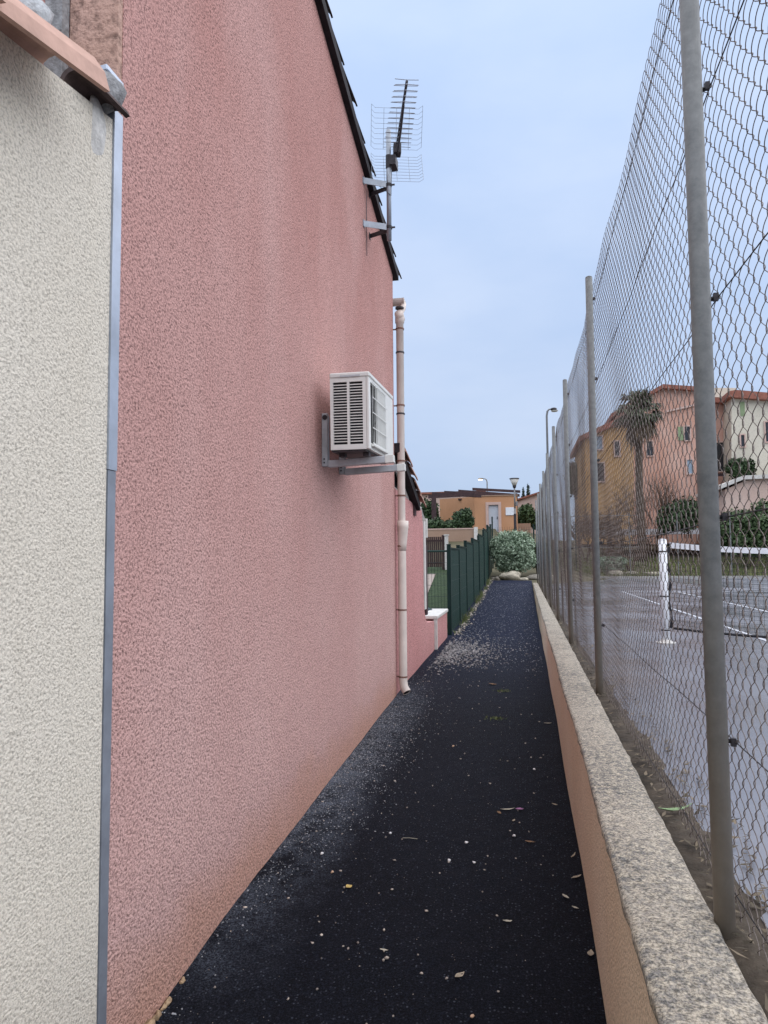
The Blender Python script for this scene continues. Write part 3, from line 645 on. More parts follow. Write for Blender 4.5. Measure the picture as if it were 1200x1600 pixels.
# near side: frame with two columns of slots
g = MB(); xm = (X0+X1)/2-0.012
xa_, xb_, xc_, xd_ = X0+0.020, xm-0.006, xm+0.010, X1-0.045
za, zb_ = Z0+0.035, Z1-0.062
g.box((X0, YA, Z0), (xa_, YA+0.02, Z1-0.035)); g.box((xd_, YA, Z0), (X1-0.022, YA+0.02, Z1-0.035)); g.box((xa_, YA, Z0), (xd_, YA+0.02, za)); g.box((xa_, YA, zb_), (xd_, YA+0.02, Z1-0.035))
g.box((xb_, YA, za), (xc_, YA+0.02, zb_)); P_(g, 'side_frame', M['ac_white'])
g = MB(); ns = 22; ph = (zb_-za)/ns
for k in range(1, ns):
    z = za+k*ph
    for a_, b2 in ((xa_, xb_), (xc_, xd_)): g.box((a_, YA+0.001, z-ph*0.16), (b2, YA+0.006, z+ph*0.16))
o = P_(g, 'side_slats', M['ac_white']); o['kind'] = 'stuff'
g = MB(); g.box((X0+0.017, YA+0.03, Z0+0.022), (X1-0.035, YB-0.03, Z1-0.037)); P_(g, 'dark_interior', M['ac_dark'])
# front panel with the fan opening and its grille
fy0, fy1, fz0, fz1 = YA+0.045, YA+0.56, Z0+0.045, Z1-0.06
g = MB(); xf0, xf1 = X1-0.0215, X1
g.cbox((xf0, YA-0.001, Z0), (xf1, fy0, Z1-0.0345), 0.005); g.cbox((xf0, fy1, Z0), (xf1, YB+0.001, Z1-0.0345), 0.004); g.box((xf0, fy0, Z0), (xf1-.003, fy1, fz0)); g.box((xf0, fy0, fz1), (xf1-.003, fy1, Z1-0.0345))
P_(g, 'front_panel', M['ac_white'])
g = MB(); yd = fy0+0.20
for k in range(int((fy1-yd)/0.011)): y = yd+k*0.011; g.box((xf1-0.010, y, fz0), (xf1+0.004, y+0.0045, fz1))
for k in range(3): y = fy0+0.04+k*0.05; g.box((xf1+0.002, y, fz0), (xf1+0.0045, y+0.0025, fz1))
for k in range(5): z = fz0+k*(fz1-fz0)/4; g.box((xf1+0.0105, fy0+0.004, z-0.003), (xf1+0.0125, fy1-0.004, z+0.003))
g.cbox((xf1-0.002, fy0+0.01, fz0-0.024), (xf1+0.02, fy1-0.01, fz0-0.006), 0.003)
P_(g, 'fan_guard', M['ac_white'])
g = MB(); fc = ((fy0+fy1)/2, (fz0+fz1)/2)
for k in range(3):
    t0 = k*2.094
    for s_ in range(6):
        t = t0+s_*0.22; t2 = t+0.22
        g.add([(xf0+0.004-0.004*s_, fc[0]+0.03*math.cos(t), fc[1]+0.03*math.sin(t)), (xf0+0.004-0.004*s_, fc[0]+0.19*math.cos(t), fc[1]+0.19*math.sin(t)), (xf0-0.004*s_, fc[0]+0.19*math.cos(t2), fc[1]+0.19*math.sin(t2)), (xf0-0.004*s_, fc[0]+0.03*math.cos(t2), fc[1]+0.03*math.sin(t2))], [(0,1,2,3)])
P_(g, 'fan_blades', M['dark_metal'])
g = MB()
for y in (YA+0.13, YB-0.17):
    for x in (X0+0.03, X1-0.07): g.box((x, y-0.03, 0.0), (x+0.04, y+0.03, Z0-0.013))
P_(g, 'mounting_feet', M['dark_metal'])
g = MB(); g.box((X0+0.004, YA+0.01, Z0-0.012), (X1-0.03, YB-0.01, Z0-0.0005)); P_(g, 'base_pan', M['dark_metal'])
g = MB(); g.tube([(X0+0.03, YB, 0.12), (X0+0.03, YB+0.05, 0.12), (X0-0.03, YB+0.09, 0.14), (X0-0.10, YB+0.09, 0.2), (X0-0.114, YB+0.09, 0.5)], 0.018, 8); P_(g, 'refrigerant_pipe', M['white_old'])
# its wall brackets
def bracket(y, ztop, label):
    b = thing('wall_bracket', label, 'bracket', (WX, y, BZ), 'brackets under the air conditioner')
    g = MB(); g.cbox((WX+0.001, y-0.022, BZ-0.045), (WX+0.042, y+0.022, ztop), 0.004); P = g.build('upright', M['bracket'], b)
    g = MB(); g.box((WX+0.0425, y-0.0015, BZ-0.02), (WX+0.05, y+0.0015, ztop-0.02)); g.build('web', M['steel'], b)
    m = Matrix.Translation((WX+0.043, y, BZ)) @ Matrix.Rotation(R(-2.5), 4, 'Y')
    g = MB(); g.cbox((0.0, -0.021, -0.052), (0.455, 0.021, -0.004), 0.004, m); g.build('arm', M['bracket'], b)
    g = MB(); g.cbox((0.40, -0.0235, -0.054), (0.461, 0.0235, 0.0), 0.003, m); g.build('arm_end_cap', M['ac_white'], b)
    for z in (BZ-0.02, BZ-0.04+0.045): g = MB(); g.tube([(WX+0.02, y-0.023, z), (WX+0.02, y-0.029, z)], 0.006, 6); g.build('bolt', M['dark_metal'], b)
    g = MB(); g.tube([(WX+0.024, y-0.026, ztop-0.03), (WX+0.024, y+0.026, ztop-0.03)], 0.018, 10); g.build('pivot_bolt', M['dark_metal'], b)
bracket(4.70, 2.66, 'nearer grey steel wall bracket with upright holding the air conditioner')
bracket(5.16, 2.66, 'farther grey steel wall bracket holding the air conditioner, lower in view')

# ================================================================== TV AERIAL
MX, MY = -1.138, 6.17
an = thing('tv_aerial', 'rooftop television aerial on a grey mast bracketed to the pink gable', 'antenna', (MX, MY, 4.5))
g = MB(); g.tube([(MX, MY, 4.54), (MX, MY, 5.58)], 0.0215, 14); g.build('mast', M['steel'], an, True)
for z in (5.06, 4.66):
    b = MB(); b.box((WX, 6.02, z-0.03), (WX+0.008, 6.07, z+0.03))
    p, q = Vector((WX+0.005, 6.045, z)), Vector((MX-0.022, MY-0.02, z))
    d = (q-p); m = Matrix.Translation(p) @ d.to_track_quat('X', 'Z').to_matrix().to_4x4(); b.box((0, -0.003, -0.028), (d.length, 0.003, 0.028), m)
    b.build('mast_bracket', M['steel'], an)
    b = MB(); p, q = Vector((WX+0.003, 6.31, z+0.005)), Vector((MX-0.015, MY+0.025, z-0.012)); d = q-p
    m = Matrix.Translation(p) @ d.to_track_quat('X', 'Z').to_matrix().to_4x4(); b.box((0, -0.003, -0.02), (d.length, 0.003, 0.02), m); b.box((WX, 6.28, z-0.025), (WX+0.006, 6.33, z+0.03))
    b.build('bracket_strut', M['dark_metal'], an)
    b = MB(); b.tube([(MX, MY, z-0.012), (MX, MY, z+0.012)], 0.029, 12); b.box((MX+0.02, MY-0.006, z-0.006), (MX+0.055, MY+0.006, z+0.006)); b.build('mast_clamp', M['dark_metal'], an)
BO = Vector((MX+0.05, MY+0.12, 5.45)); bt = Vector((-0.83, 5.33, 5.43)); bd = (bt-BO); BL = bd.length; bd.normalize()
sd = bd.cross(Vector((0,0,1))).normalized(); up = sd.cross(bd).normalized()
g = MB(); g.tube([BO, bt], 0.011, 6); g.tube([BO+bd*0.12-up*0.10, BO+bd*0.45-up*0.085, BO+bd*0.72-up*0.02], 0.010, 6); g.tube([BO+bd*0.30, BO+bd*0.45-up*0.085], 0.007, 5); g.build('boom', M['dark_metal'], an)
ne = 13
for k in range(ne):
    t = 0.10+(BL-0.11)*k/(ne-1); w = 0.125-0.03*k/(ne-1); p = BO+bd*t
    e1 = MB()
    for s_ in (-1, 1):
        a = random.uniform(-.06, .06)
        e1.tube([p+up*0.018*s_, p+up*(0.018*s_+0.003*s_)+sd*w*1.0+up*a*0.1], 0.0032, 4); e1.tube([p+up*0.018*s_, p+up*(0.018*s_+0.003*s_)-sd*w*1.0], 0.0032, 4)
    e1.tube([p-up*0.02, p+up*0.02], 0.006, 5); e1.build('element', M['steel'], an)
g = MB(); m = Matrix.Translation(BO+bd*0.10-up*0.05) @ bd.to_track_quat('X', 'Z').to_matrix().to_4x4(); g.cbox((-0.045, -0.035, -0.05), (0.045, 0.035, 0.05), 0.006, m); g.build('junction_box', M['dark_metal'], an)
g = MB(); g.box((MX+0.012, MY-0.03, 5.24), (MX+0.07, MY+0.10, 5.33)); g.tube([(MX, MY, 5.22), (MX, MY, 5.34)], 0.027, 12); g.build('mounting_clamp', M['dark_metal'], an)
RC = BO+bd*(-0.04)
for s_ in (1, -1):
    g = MB(); W2 = 0.235; nb = 9
    def rp(u, v):
        dd = (up*s_*0.92+bd*0.42).normalized(); lip = bd*(0.05*max(0, abs(u)-0.86)/0.14)
        return RC+up*s_*0.035+dd*0.34*v+sd*u*W2+lip
    for i in range(nb):
        v = i/(nb-1); g.tube([rp(-1, v), rp(-.86, v), rp(.86, v), rp(1, v)], 0.0016, 4)
    for u in (-1, -.5, 0, .5, 1): g.tube([rp(u, 0), rp(u, 1)], 0.0018, 4)
    g.build('reflector', M['steel'], an)
g = MB(); g.tube([BO+bd*0.08-up*0.09, Vector((MX+0.03, MY-0.01, 5.25)), Vector((MX+0.025, MY-0.02, 4.95)), Vector((WX+0.03, 6.1, 5.12)), Vector((WX+0.012, 6.12, 4.9)), Vector((WX+0.012, 6.13, 4.4))], 0.0035, 5); g.build('cable', M['dark_metal'], an)

# ================================================================== TENNIS NET
net = thing('tennis_net', 'tennis net with white top band on a white post seen through the fence', 'net', (1.47, NETY, CZ))
NX = 1.475
g = MB(); g.tube([(NX, NETY, CZ-0.1), (NX, NETY, CZ+1.10)], 0.043, 16); g.lathe([(0.043, 0), (0.036, 0.012), (0.01, 0.016)], (NX, NETY, CZ+1.10), 16); p = g.build('post', M['white_paint'], net, True)
g = MB(); g.lathe([(0.10, 0.001), (0.10, 0.012), (0.06, 0.02), (0.05, 0.04)], (NX, NETY, CZ), 18); g.build('base_plate', M['white_old'], p)
for z in (0.14, 0.5, 0.98): g = MB(); g.tube([(NX, NETY, CZ+z-0.006), (NX, NETY, CZ+z+0.006)], 0.047, 14); g.build('lacing', M['net'], p)
def netp(u, v):                                   # u along the net in metres, v 0 bottom .. 1 top
    x = NX+0.075+u; y = NETY-0.16*min(u, 2.2)-0.02*u; sag = 0.115*(1-math.exp(-u/0.9))
    zt = CZ+1.075-sag; zb = CZ+0.16-0.10*(1-math.exp(-u/0.8))
    return Vector((x, y, zb+(zt-zb)*v))
g = MB()
for u in np.arange(0, 10.5, 0.25):
    a, b = netp(u, 1), netp(u+0.25, 1); g.prism([a+Vector((0,-.004,0)), b+Vector((0,-.004,0)), b+Vector((0,-.004,-.06)), a+Vector((0,-.004,-.06))], (0, 0.008, 0))
g.build('top_band', M['white_paint'], net)
g = MB(); g.tube([netp(u, 0) for u in np.arange(0, 10.5, 0.3)], 0.014, 6); g.build('bottom_band', M['net'], net)
g = MB(); pts = [netp(0, v)+Vector((-.02+.015*math.sin(v*14), 0, 0)) for v in np.linspace(0, 0.95, 14)]; g.tube(pts, [0.013+0.005*math.sin(i*2.2) for i in range(14)], 6); g.build('side_band', M['net'], net)
g = MB()
for k in range(1, 21): g.tube([netp(u, k/21*0.945) for u in np.arange(0, 7.6, 0.4)], 0.0016, 3, False)
for u in np.arange(0.05, 7.6, 0.045): g.tube([netp(u, 0), netp(u, 0.94)], 0.0016, 3, False)
g.build('net_mesh', M['net'], net)['kind'] = 'stuff'
g = MB(); g.tube([Vector((NX+.03, NETY, CZ+1.06)), netp(0.02, 1)+Vector((0,0,-0.01))], 0.006, 5); g.build('cable', M['net'], net)

# ================================================================== GREEN SCREEN FENCE
gf = thing('green_screen_fence', 'dark green stepped screen fence along the left of the far path', 'fence', (WX, 20, 0.5))
GY = [12.62, 14.55, 16.55, 19.0, 21.6, 24.4, 27.2, 29.9]; GT = [1.84, 1.86, 2.0, 2.13, 2.28, 2.55, 2.85, 3.0]
GX = [-1.30, -1.31, -1.32, -1.33, -1.33, -1.33, -1.33, -1.33]
for i in range(8):
    zb = pathz(GY[i]); g = MB(); g.cbox((GX[i]-0.035, GY[i]-0.03, zb-0.2), (GX[i]+0.035, GY[i]+0.03, GT[i]+0.05), 0.005); p = g.build('post', M['green_post'], gf)
    g = MB(); g.cbox((GX[i]-0.04, GY[i]-0.035, GT[i]+0.051), (GX[i]+0.04, GY[i]+0.035, GT[i]+0.07), 0.005); g.build('post_cap', M['green_post'], p)
for i in range(7):
    a, b = GY[i]+0.032, GY[i+1]-0.032; zt = GT[i] if i == 0 else (GT[i]+GT[i+1])/2-0.03; zb0 = pathz(a)+0.03; x = GX[i]
    slat_h = (zt-zb0)
    g = MB(); nsl = int((b-a)/0.055)
    for k in range(nsl):
        y = a+(k+0.5)*(b-a)/nsl; g.box((x-0.006, y-0.024, zb0+0.02*(k % 2)*0.3), (x+0.006, y+0.024, zt-0.004*(k % 3)))
    o = g.build('screen_slats', M['green_panel'], gf); o['kind'] = 'stuff'
    g = MB()
    for z in np.linspace(zb0+0.05, zt-0.02, 6): g.tube([(x+0.010, a, z), (x+0.010, b, z)], 0.003, 4)
    g.box((x-0.02, a, zt-0.012), (x+0.02, b, zt+0.014)); g.build('rail', M['green_post'], gf)
# open welded mesh return across the garden
mf = thing('garden_fence', 'open green welded mesh panel across the garden beside the pink wall', 'fence', (-2, 12.6, 0.3))
def welded(x0, y0, x1, y1, z0, z1, par, step=0.055, dz=0.2, r=0.0025, rail=True):
    g = MB(); L = math.hypot(x1-x0, y1-y0); n = int(L/step)
    for k in range(n+1): t = k/n; g.tube([(x0+(x1-x0)*t, y0+(y1-y0)*t, z0), (x0+(x1-x0)*t, y0+(y1-y0)*t, z1)], r, 3, False)
    for z in np.arange(z0+0.02, z1, dz): g.tube([(x0, y0, z), (x1, y1, z)], r*1.2, 3, False)
    g.build('welded_mesh', M['green_post'], par)['kind'] = 'stuff'
    if rail: g = MB(); g.tube([(x0, y0, z1-0.015), (x1, y1, z1-0.015)], 0.02, 6); g.build('top_rail', M['green_panel'], par)
welded(-3.4, 12.65, -1.34, 12.65, 0.36, 1.80, mf)
g = MB(); g.box((-3.44, 12.62, 0.1), (-3.38, 12.68, 1.85)); g.build('post', M['green_post'], mf)

# ================================================================== LEAFY THINGS
def leaves(name, mat, par, centres, n, size, flat=0.0, seed=0, aspect=1.8, up=0.3, core=0.35):
    """small leaf quads spread through a set of ellipsoids (cx,cy,cz,rx,ry,rz)"""
    r = np.random.default_rng(seed); C = np.array(centres, float); wts = C[:, 3]*C[:, 4]*C[:, 5]; wts = wts**0.8; wts /= wts.sum()
    idx = r.choice(len(C), n, p=wts); d = r.normal(size=(n, 3)); d /= np.linalg.norm(d, axis=1)[:, None]
    rad = core+(1-core)*r.random(n)**0.5; rad *= 1+0.12*r.normal(size=n)*(rad > .9)
    P = C[idx, :3]+d*rad[:, None]*C[idx, 3:6]
    nrm = d+0.8*r.normal(size=(n, 3)); nrm[:, 2] += up; nrm /= np.linalg.norm(nrm, axis=1)[:, None]
    a = np.cross(nrm, r.normal(size=(n, 3))); a /= np.linalg.norm(a, axis=1)[:, None]; b = np.cross(nrm, a)
    s = size*(0.6+0.8*r.random(n))[:, None]
    V = np.stack([P-a*s*aspect/2, P+b*s/2, P+a*s*aspect/2, P-b*s/2], 1).reshape(-1, 3)
    return np_mesh(name, V, np.arange(4*n).reshape(n, 4), mat, par)
def blobs(c, r, n, k, seed):
    q = random.Random(seed); o = [(c[0], c[1], c[2], r[0]*0.72, r[1]*0.72, r[2]*0.8)]
    for _ in range(n):
        a, e = q.uniform(0, 2*math.pi), q.uniform(-1.0, 1.1)
        o.append((c[0]+r[0]*.62*math.cos(a)*math.cos(e), c[1]+r[1]*.62*math.sin(a)*math.cos(e), c[2]+r[2]*.62*math.sin(e), r[0]*k*q.uniform(.8, 1.2), r[1]*k*q.uniform(.8, 1.2), r[2]*k*q.uniform(.8, 1.2)))
    return o
def shrub(name, label, cat, c, r, mat, n, size, seed, group=None, stems=5, nb=14, k=0.38):
    z0 = gz(c[0], c[1]); t = thing(name, label, cat, (c[0], c[1], z0), group)
    leaves('foliage', mat, t, blobs(c, r, nb, k, seed), n, size, seed=seed)
    g = MB(); q = random.Random(seed)
    for _ in range(stems):
        a = q.uniform(0, 6.28); g.tube([(c[0]+.08*math.cos(a), c[1]+.08*math.sin(a), z0-0.1), (c[0]+r[0]*.3*math.cos(a), c[1]+r[1]*.3*math.sin(a), c[2]-r[2]*.3), (c[0]+r[0]*.6*math.cos(a), c[1]+r[1]*.6*math.sin(a), c[2]+r[2]*.4)], [.03, .02, .008], 5)
    g.build('stems', M['bark'], t); return t
def hedge(label, a, b, mat, n, size, seed, name='hedge', cat='hedge', group=None):
    """clipped hedge filling the box a..b"""
    t = thing(name, label, cat, ((a[0]+b[0])/2, (a[1]+b[1])/2, a[2]), group); q = random.Random(seed); C = []
    L = b[0]-a[0]; m = max(3, int(L/0.45)*2)
    for _ in range(m*2):
        rz = (b[2]-a[2])*0.36; C.append((q.uniform(a[0]+.2, b[0]-.2), (a[1]+b[1])/2+q.uniform(-.2, .2)*(b[1]-a[1]), q.uniform(a[2]+rz, b[2]-rz), 0.42, (b[1]-a[1])*.4, rz*q.uniform(.9, 1.12)))
    leaves('foliage', mat, t, C, n, size, seed=seed, core=0.2)
    g = MB()
    for _ in range(int(L/0.5)+2): x = q.uniform(a[0]+.15, b[0]-.15); y = (a[1]+b[1])/2; g.tube([(x, y, a[2]-0.15), (x+q.uniform(-.1,.1), y, (a[2]+b[2])/2)], [.025, .012], 5)
    g.build('stems', M['bark'], t); return t

# big rounded silver-green shrub at the end of the path
shrub('shrub', 'large rounded silver green shrub behind the rocks at the end of the path', 'shrub', (-0.40, 28.3, 1.88), (1.02, 0.9, 0.98), M['leaf_silver'], 20000, 0.05, 11, nb=40, k=0.34)
shrub('shrub', 'darker shrub half hidden between the silver shrub and the chain link fence', 'shrub', (0.62, 29.3, 1.75), (0.5, 0.6, 0.8), M['leaf_dark'], 2500, 0.07, 12)
# rocks along the end of the path
RK = [((798, 893), 26.9, (.42, .32, .20), 'rock', 'largest pale boulder at the end of the path below the shrub'), ((836, 893), 27.1, (.36, .25, .13), 'rock_dark', 'long flat dark rock right of the pale boulder at the path end'),
      ((858, 893), 27.4, (.22, .2, .13), 'rock', 'small pale rock behind the end of the low wall'), ((775, 897), 26.8, (.14, .12, .08), 'rock_dark', 'small dark stone beside the green fence at the path end'), ((818, 899), 26.5, (.16, .12, .07), 'rock', 'low small stone lying in front of the pale boulder')]
for i, ((px, py), Y, s, mt, lb) in enumerate(RK):
    p = aty(px, py, Y); z = gz(p[0], Y); tag(lump((p[0], Y, z+s[2]*.6), s, M[mt], 'rock', None, 20+i, 3, 0.3), lb, 'rock', 'rocks at the end of the path')
# welded mesh behind the shrub
wf = thing('mesh_fence', 'green welded wire fence behind the silver shrub at the end of the path', 'fence', (0.3, 31, 1.25))
welded(-1.28, 31.0, 2.2, 31.3, 1.25, 3.0, wf, 0.10, 0.2, 0.004, False)
for x in (-1.3, 0.45, 2.2): g = MB(); g.box((x-.03, 31.0+(x+1.3)*0.086-.03, 1.1), (x+.03, 31.0+(x+1.3)*.086+.03, 3.45 if x < 0 else 3.1)); g.build('post', M['green_post'], wf)

# ---- garden behind the green fence
tan = thing('tan_wall', 'tan rendered garden wall with pale top in front of the hedge', 'wall', (-5, 36, 2.0))
g = MB(); a = aty(600, 829, 36); b = aty(741, 829, 36); g.box((a[0], 36, 1.5), (b[0], 36.2, a[2])); g.build('wall_body', M['tan'], tan)
g = MB(); g.box((a[0]-.03, 35.97, a[2]+.002), (b[0]+.03, 36.23, a[2]+.06)); g.build('coping', M['pale_pink'], tan)
g = MB(); c = aty(743, 826, 36); g.box((c[0]-.08, 35.9, 1.5), (c[0]+.10, 36.22, c[2]+.08)); g.build('end_pillar', M['white_old'], tan)
gt = thing('gate', 'brown slatted garden gate left of the white pillar', 'gate', (-4.3, 29, 1.3)); GD = 29.0
a = aty(664, 839, GD); b = aty(690, 839, GD); zb = float(aty(680, 886, GD)[2]); zt = float(a[2])
n = 8
for k in range(n):
    x = a[0]+(b[0]-a[0])*(k+.5)/n; g = MB(); g.box((x-.035, GD-.012, zb), (x+.035, GD+.012, zt)); g.build('slat', M['gate'], gt)
g = MB(); g.box((a[0], GD+.013, zb+.12), (b[0], GD+.05, zb+.2)); g.box((a[0], GD+.013, zt-.2), (b[0], GD+.05, zt-.12)); g.build('cross_rail', M['gate'], gt)
g = MB(); g.cbox((b[0]+.01, GD-.05, zb-.3), (b[0]+.11, GD+.05, zt+.07), .01); g.build('gate_post', M['gate'], gt)
p = thing('gate_pillar', 'white rendered gate pillar beside the brown garden gate', 'pillar', (b[0]+.3, GD, zb)); q_ = aty(700, 837, GD)
g = MB(); g.box((b[0]+.13, GD-.1, zb-.4), (q_[0], GD+.12, q_[2])); g.build('shaft', M['white_old'], p); g = MB(); g.box((b[0]+.10, GD-.13, q_[2]+.001), (q_[0]+.03, GD+.15, q_[2]+.05)); g.build('cap', M['white_old'], p)
tag(lump((-1.88, 12.05, 0.50), (0.30, 0.26, 0.26), M['tarp'], 'tarpaulin', None, 41, 3, 0.35), 'dark green crumpled tarpaulin heap on the terrace behind the low pink wall', 'tarpaulin')

# ================================================================== ORANGE BUILDING AND PERGOLA
OB = 42.0
ob = thing('orange_building', 'flat roofed orange rendered building with pale door surround beyond the path', 'building', (-2.5, 43, 3.0))
def fac(x0, y0, x1, y1, Y): a = aty(x0, y0, Y); b = aty(x1, y1, Y); return a[0], b[0], b[2], a[2]     # xmin,xmax,zbottom,ztop
x0, x1, zb, zt = fac(741, 776, 809, 862, OB); xl = float(aty(687, 780, OB+1.4)[0])
dx0, dx1, dz0, dz1 = fac(763, 789, 779.5, 835, OB)
# front wall built round the door opening
g = MB(); g.box((x0, OB, zb-1), (dx0, OB+.25, zt)); g.box((dx1, OB, zb-1), (x1, OB+.25, zt)); g.box((dx0, OB, dz1), (dx1, OB+.25, zt)); g.box((dx0, OB, zb-1), (dx1, OB+.25, dz0)); g.build('front_wall', M['orange'], ob)
zl = float(aty(687, 780, OB+1.4)[2])
g = MB(); g.prism([(x0, OB+.01, zb-1), (x0, OB+.01, zt-.004), (xl, OB+1.4, zl), (xl, OB+1.4, zb-1)], (0, .25, 0)); g.build('side_wing_wall', M['orange'], ob)
g = MB(); g.box((x1-.25, OB+.251, zb-1), (x1, OB+5, zt)); g.build('right_wall', M['orange'], ob)
g = MB(); g.box((x0-.1, OB-.05, zt+.002), (x1+.05, OB+5, zt+.06)); g.build('roof', M['tan'], ob)
t = .16
g = MB(); g.box((dx0-t, OB-.04, dz0), (dx0, OB-.002, dz1+t)); g.box((dx1, OB-.04, dz0), (dx1+t, OB-.002, dz1+t)); g.box((dx0, OB-.04, dz1), (dx1, OB-.002, dz1+t)); g.build('door_surround', M['pale_pink'], ob)
g = MB(); g.box((dx0, OB+.10, dz0), (dx1, OB+.15, dz1)); d = g.build('door', M['door_grey'], ob)
g = MB(); g.box((dx1-.1, OB+.07, dz0+.9), (dx1-.06, OB+.099, dz0+1.05)); g.build('handle', M['dark_metal'], d)
sx0, sx1, sz0, sz1 = fac(790, 793, 803, 805, OB)
g = MB(); g.cbox((sx0, OB-.05, sz0), (sx1, OB-.004, sz1), .008); sg = g.build('notice_board', M['white_paint'], ob); sg['label'] = 'white notice board beside the door'
g = MB(); p = aty(719, 780, OB+.6); g.box((p[0]-.1, OB+.45, p[2]-.05), (p[0]+.1, OB+.75, p[2]+.03)); g.build('vent', M['beam'], ob)
pg = thing('pergola', 'brown timber pergola with staggered beams over the orange building', 'pergola', (-4.5, 41, 3))
for i, (a, b, Y) in enumerate([((675, 771), (752, 775), 41.2), ((694, 769), (780, 773), 43), ((716, 767), (812, 774), 44.8), ((738, 764), (813, 768), 46.6), ((669, 776), (742, 772), 40.6)]):
    p = aty(*a, Y); q = aty(*b, Y); h = .17 if i < 4 else .20
    g = MB(); g.prism([(p[0], Y, p[2]-h/2), (q[0], Y, q[2]-h/2), (q[0], Y, q[2]+h/2), (p[0], Y, p[2]+h/2)], (0, .12, 0)); g.build('beam', M['beam'], pg)
p = aty(678, 777, 40.6); q = aty(678, 815, 40.6); g = MB(); g.box((p[0]-.13, 40.45, 2.6), (p[0]+.13, 40.59, p[2])); g.build('post', M['beam'], pg)
p = aty(806, 772, 41.0); g = MB(); g.box((p[0]-.08, 46.0, 3.0), (p[0]+.06, 46.12, p[2]+.5)); g.build('post', M['beam'], pg)

# hedges in front of the building
a = aty(640, 808, 37.6); b = aty(706, 829, 37.6); hedge('long dark clipped hedge above the tan garden wall', (a[0], 37.1, b[2]-.3), (b[0]+.1, 38.2, a[2]), M['leaf_dark'], 5000, .09, 31)
a = aty(704, 795, 37.8); b = aty(741, 829, 37.8); shrub('shrub', 'taller dark leafy bush at the end of the clipped hedge against the orange wall', 'shrub', ((a[0]+b[0])/2, 37.8, (a[2]+b[2])/2), ((b[0]-a[0])*.54, .6, (a[2]-b[2])*.58), M['leaf_dark'], 3600, .09, 32)
p = aty(672, 800, 41.8); shrub('shrub', 'dark green bush behind the brown pergola post', 'shrub', (p[0], 41.8, p[2]-.1), (.75, .6, .95), M['leaf_dark'], 2600, .1, 33)

# ---- lamps
def cone_lamp(px, ytop, ybot, Y):
    a = aty(px, ytop, Y); z0 = gz(a[0], Y); t = thing('street_lamp', 'unlit lamp post with conical lantern in front of the orange building', 'street lamp', (a[0], Y, z0), 'street lamps')
    h = a[2]; g = MB(); g.tube([(a[0], Y, z0-.2), (a[0], Y, z0+1.5)], .06, 10); g.tube([(a[0], Y, z0+1.5), (a[0], Y, h-.55)], .042, 10); g.build('column', M['lamp_metal'], t, True)
    g = MB(); g.lathe([(.05, -.56), (.09, -.5), (.10, -.40)], (a[0], Y, h), 16); g.build('collar', M['dark_metal'], t)
    g = MB(); g.lathe([(.10, -.40), (.24, -.07)], (a[0], Y, h), 16); g.build('lantern', M['lamp_glass'], t, True)
    g = MB(); g.lathe([(.24, -.069), (.27, -.05), (.26, -.01), (.1, 0)], (a[0], Y, h), 16); g.build('lantern_cap', M['dark_metal'], t)
    p = aty(px+2, 787, Y); g = MB(); g.cbox((a[0]+.045, Y-.08, p[2]-.12), (a[0]+.16, Y+.08, p[2]+.12), .01); g.build('control_box', M['lamp_metal'], t)
    g = MB(); g.tube([(a[0], Y, aty(px, 803, Y)[2]), (a[0], Y, aty(px, 828, Y)[2]-.6)], .075, 10); g.build('base_sleeve', M['dark_metal'], t)
cone_lamp(803.5, 747, 828, 39.0)
def arm_lamp(pole, head, Y, r, label, lit):
    a = aty(pole[0], pole[1], Y); b = aty(head[0], head[1], Y); z0 = gz(a[0], Y); t = thing('street_lamp', label, 'street lamp', (a[0], Y, z0), 'street lamps')
    g = MB(); s = 1 if b[0] > a[0] else -1; w_ = abs(b[0]-a[0])
    g.tube([(a[0], Y, z0-.2), (a[0], Y, a[2]-.35), (a[0]+s*.08*w_, Y, a[2]-.1), (a[0]+s*.25*w_, Y, a[2]), (a[0]+s*.5*w_, Y, a[2]+.02)], [r*1.3, r, r, r*.8, r*.7], 8); g.build('column', M['lamp_metal'], t, True)
    m = Matrix.Translation((a[0]+s*.72*w_, Y, a[2])); 
    h = lump((a[0]+s*.74*w_, Y, a[2]+.01), (.36*w_, .16, .085), M['dark_metal'], 'lamp_head', t, 51, 2, 0.04)
    g = MB(); g.lathe([(.02, -.16), (.16, -.13), (.20, -.07)], (a[0]+s*.82*w_, Y, a[2]), 12); g.build('lens', M['lit'] if lit else M['lamp_glass'], h)
arm_lamp((761, 748), (748, 749), 75, .06, 'lit street lamp shining above the pergola beams', True)
arm_lamp((854, 640), (869, 640), 40, .055, 'tall unlit arm street lamp rising behind the chain link fence', False)

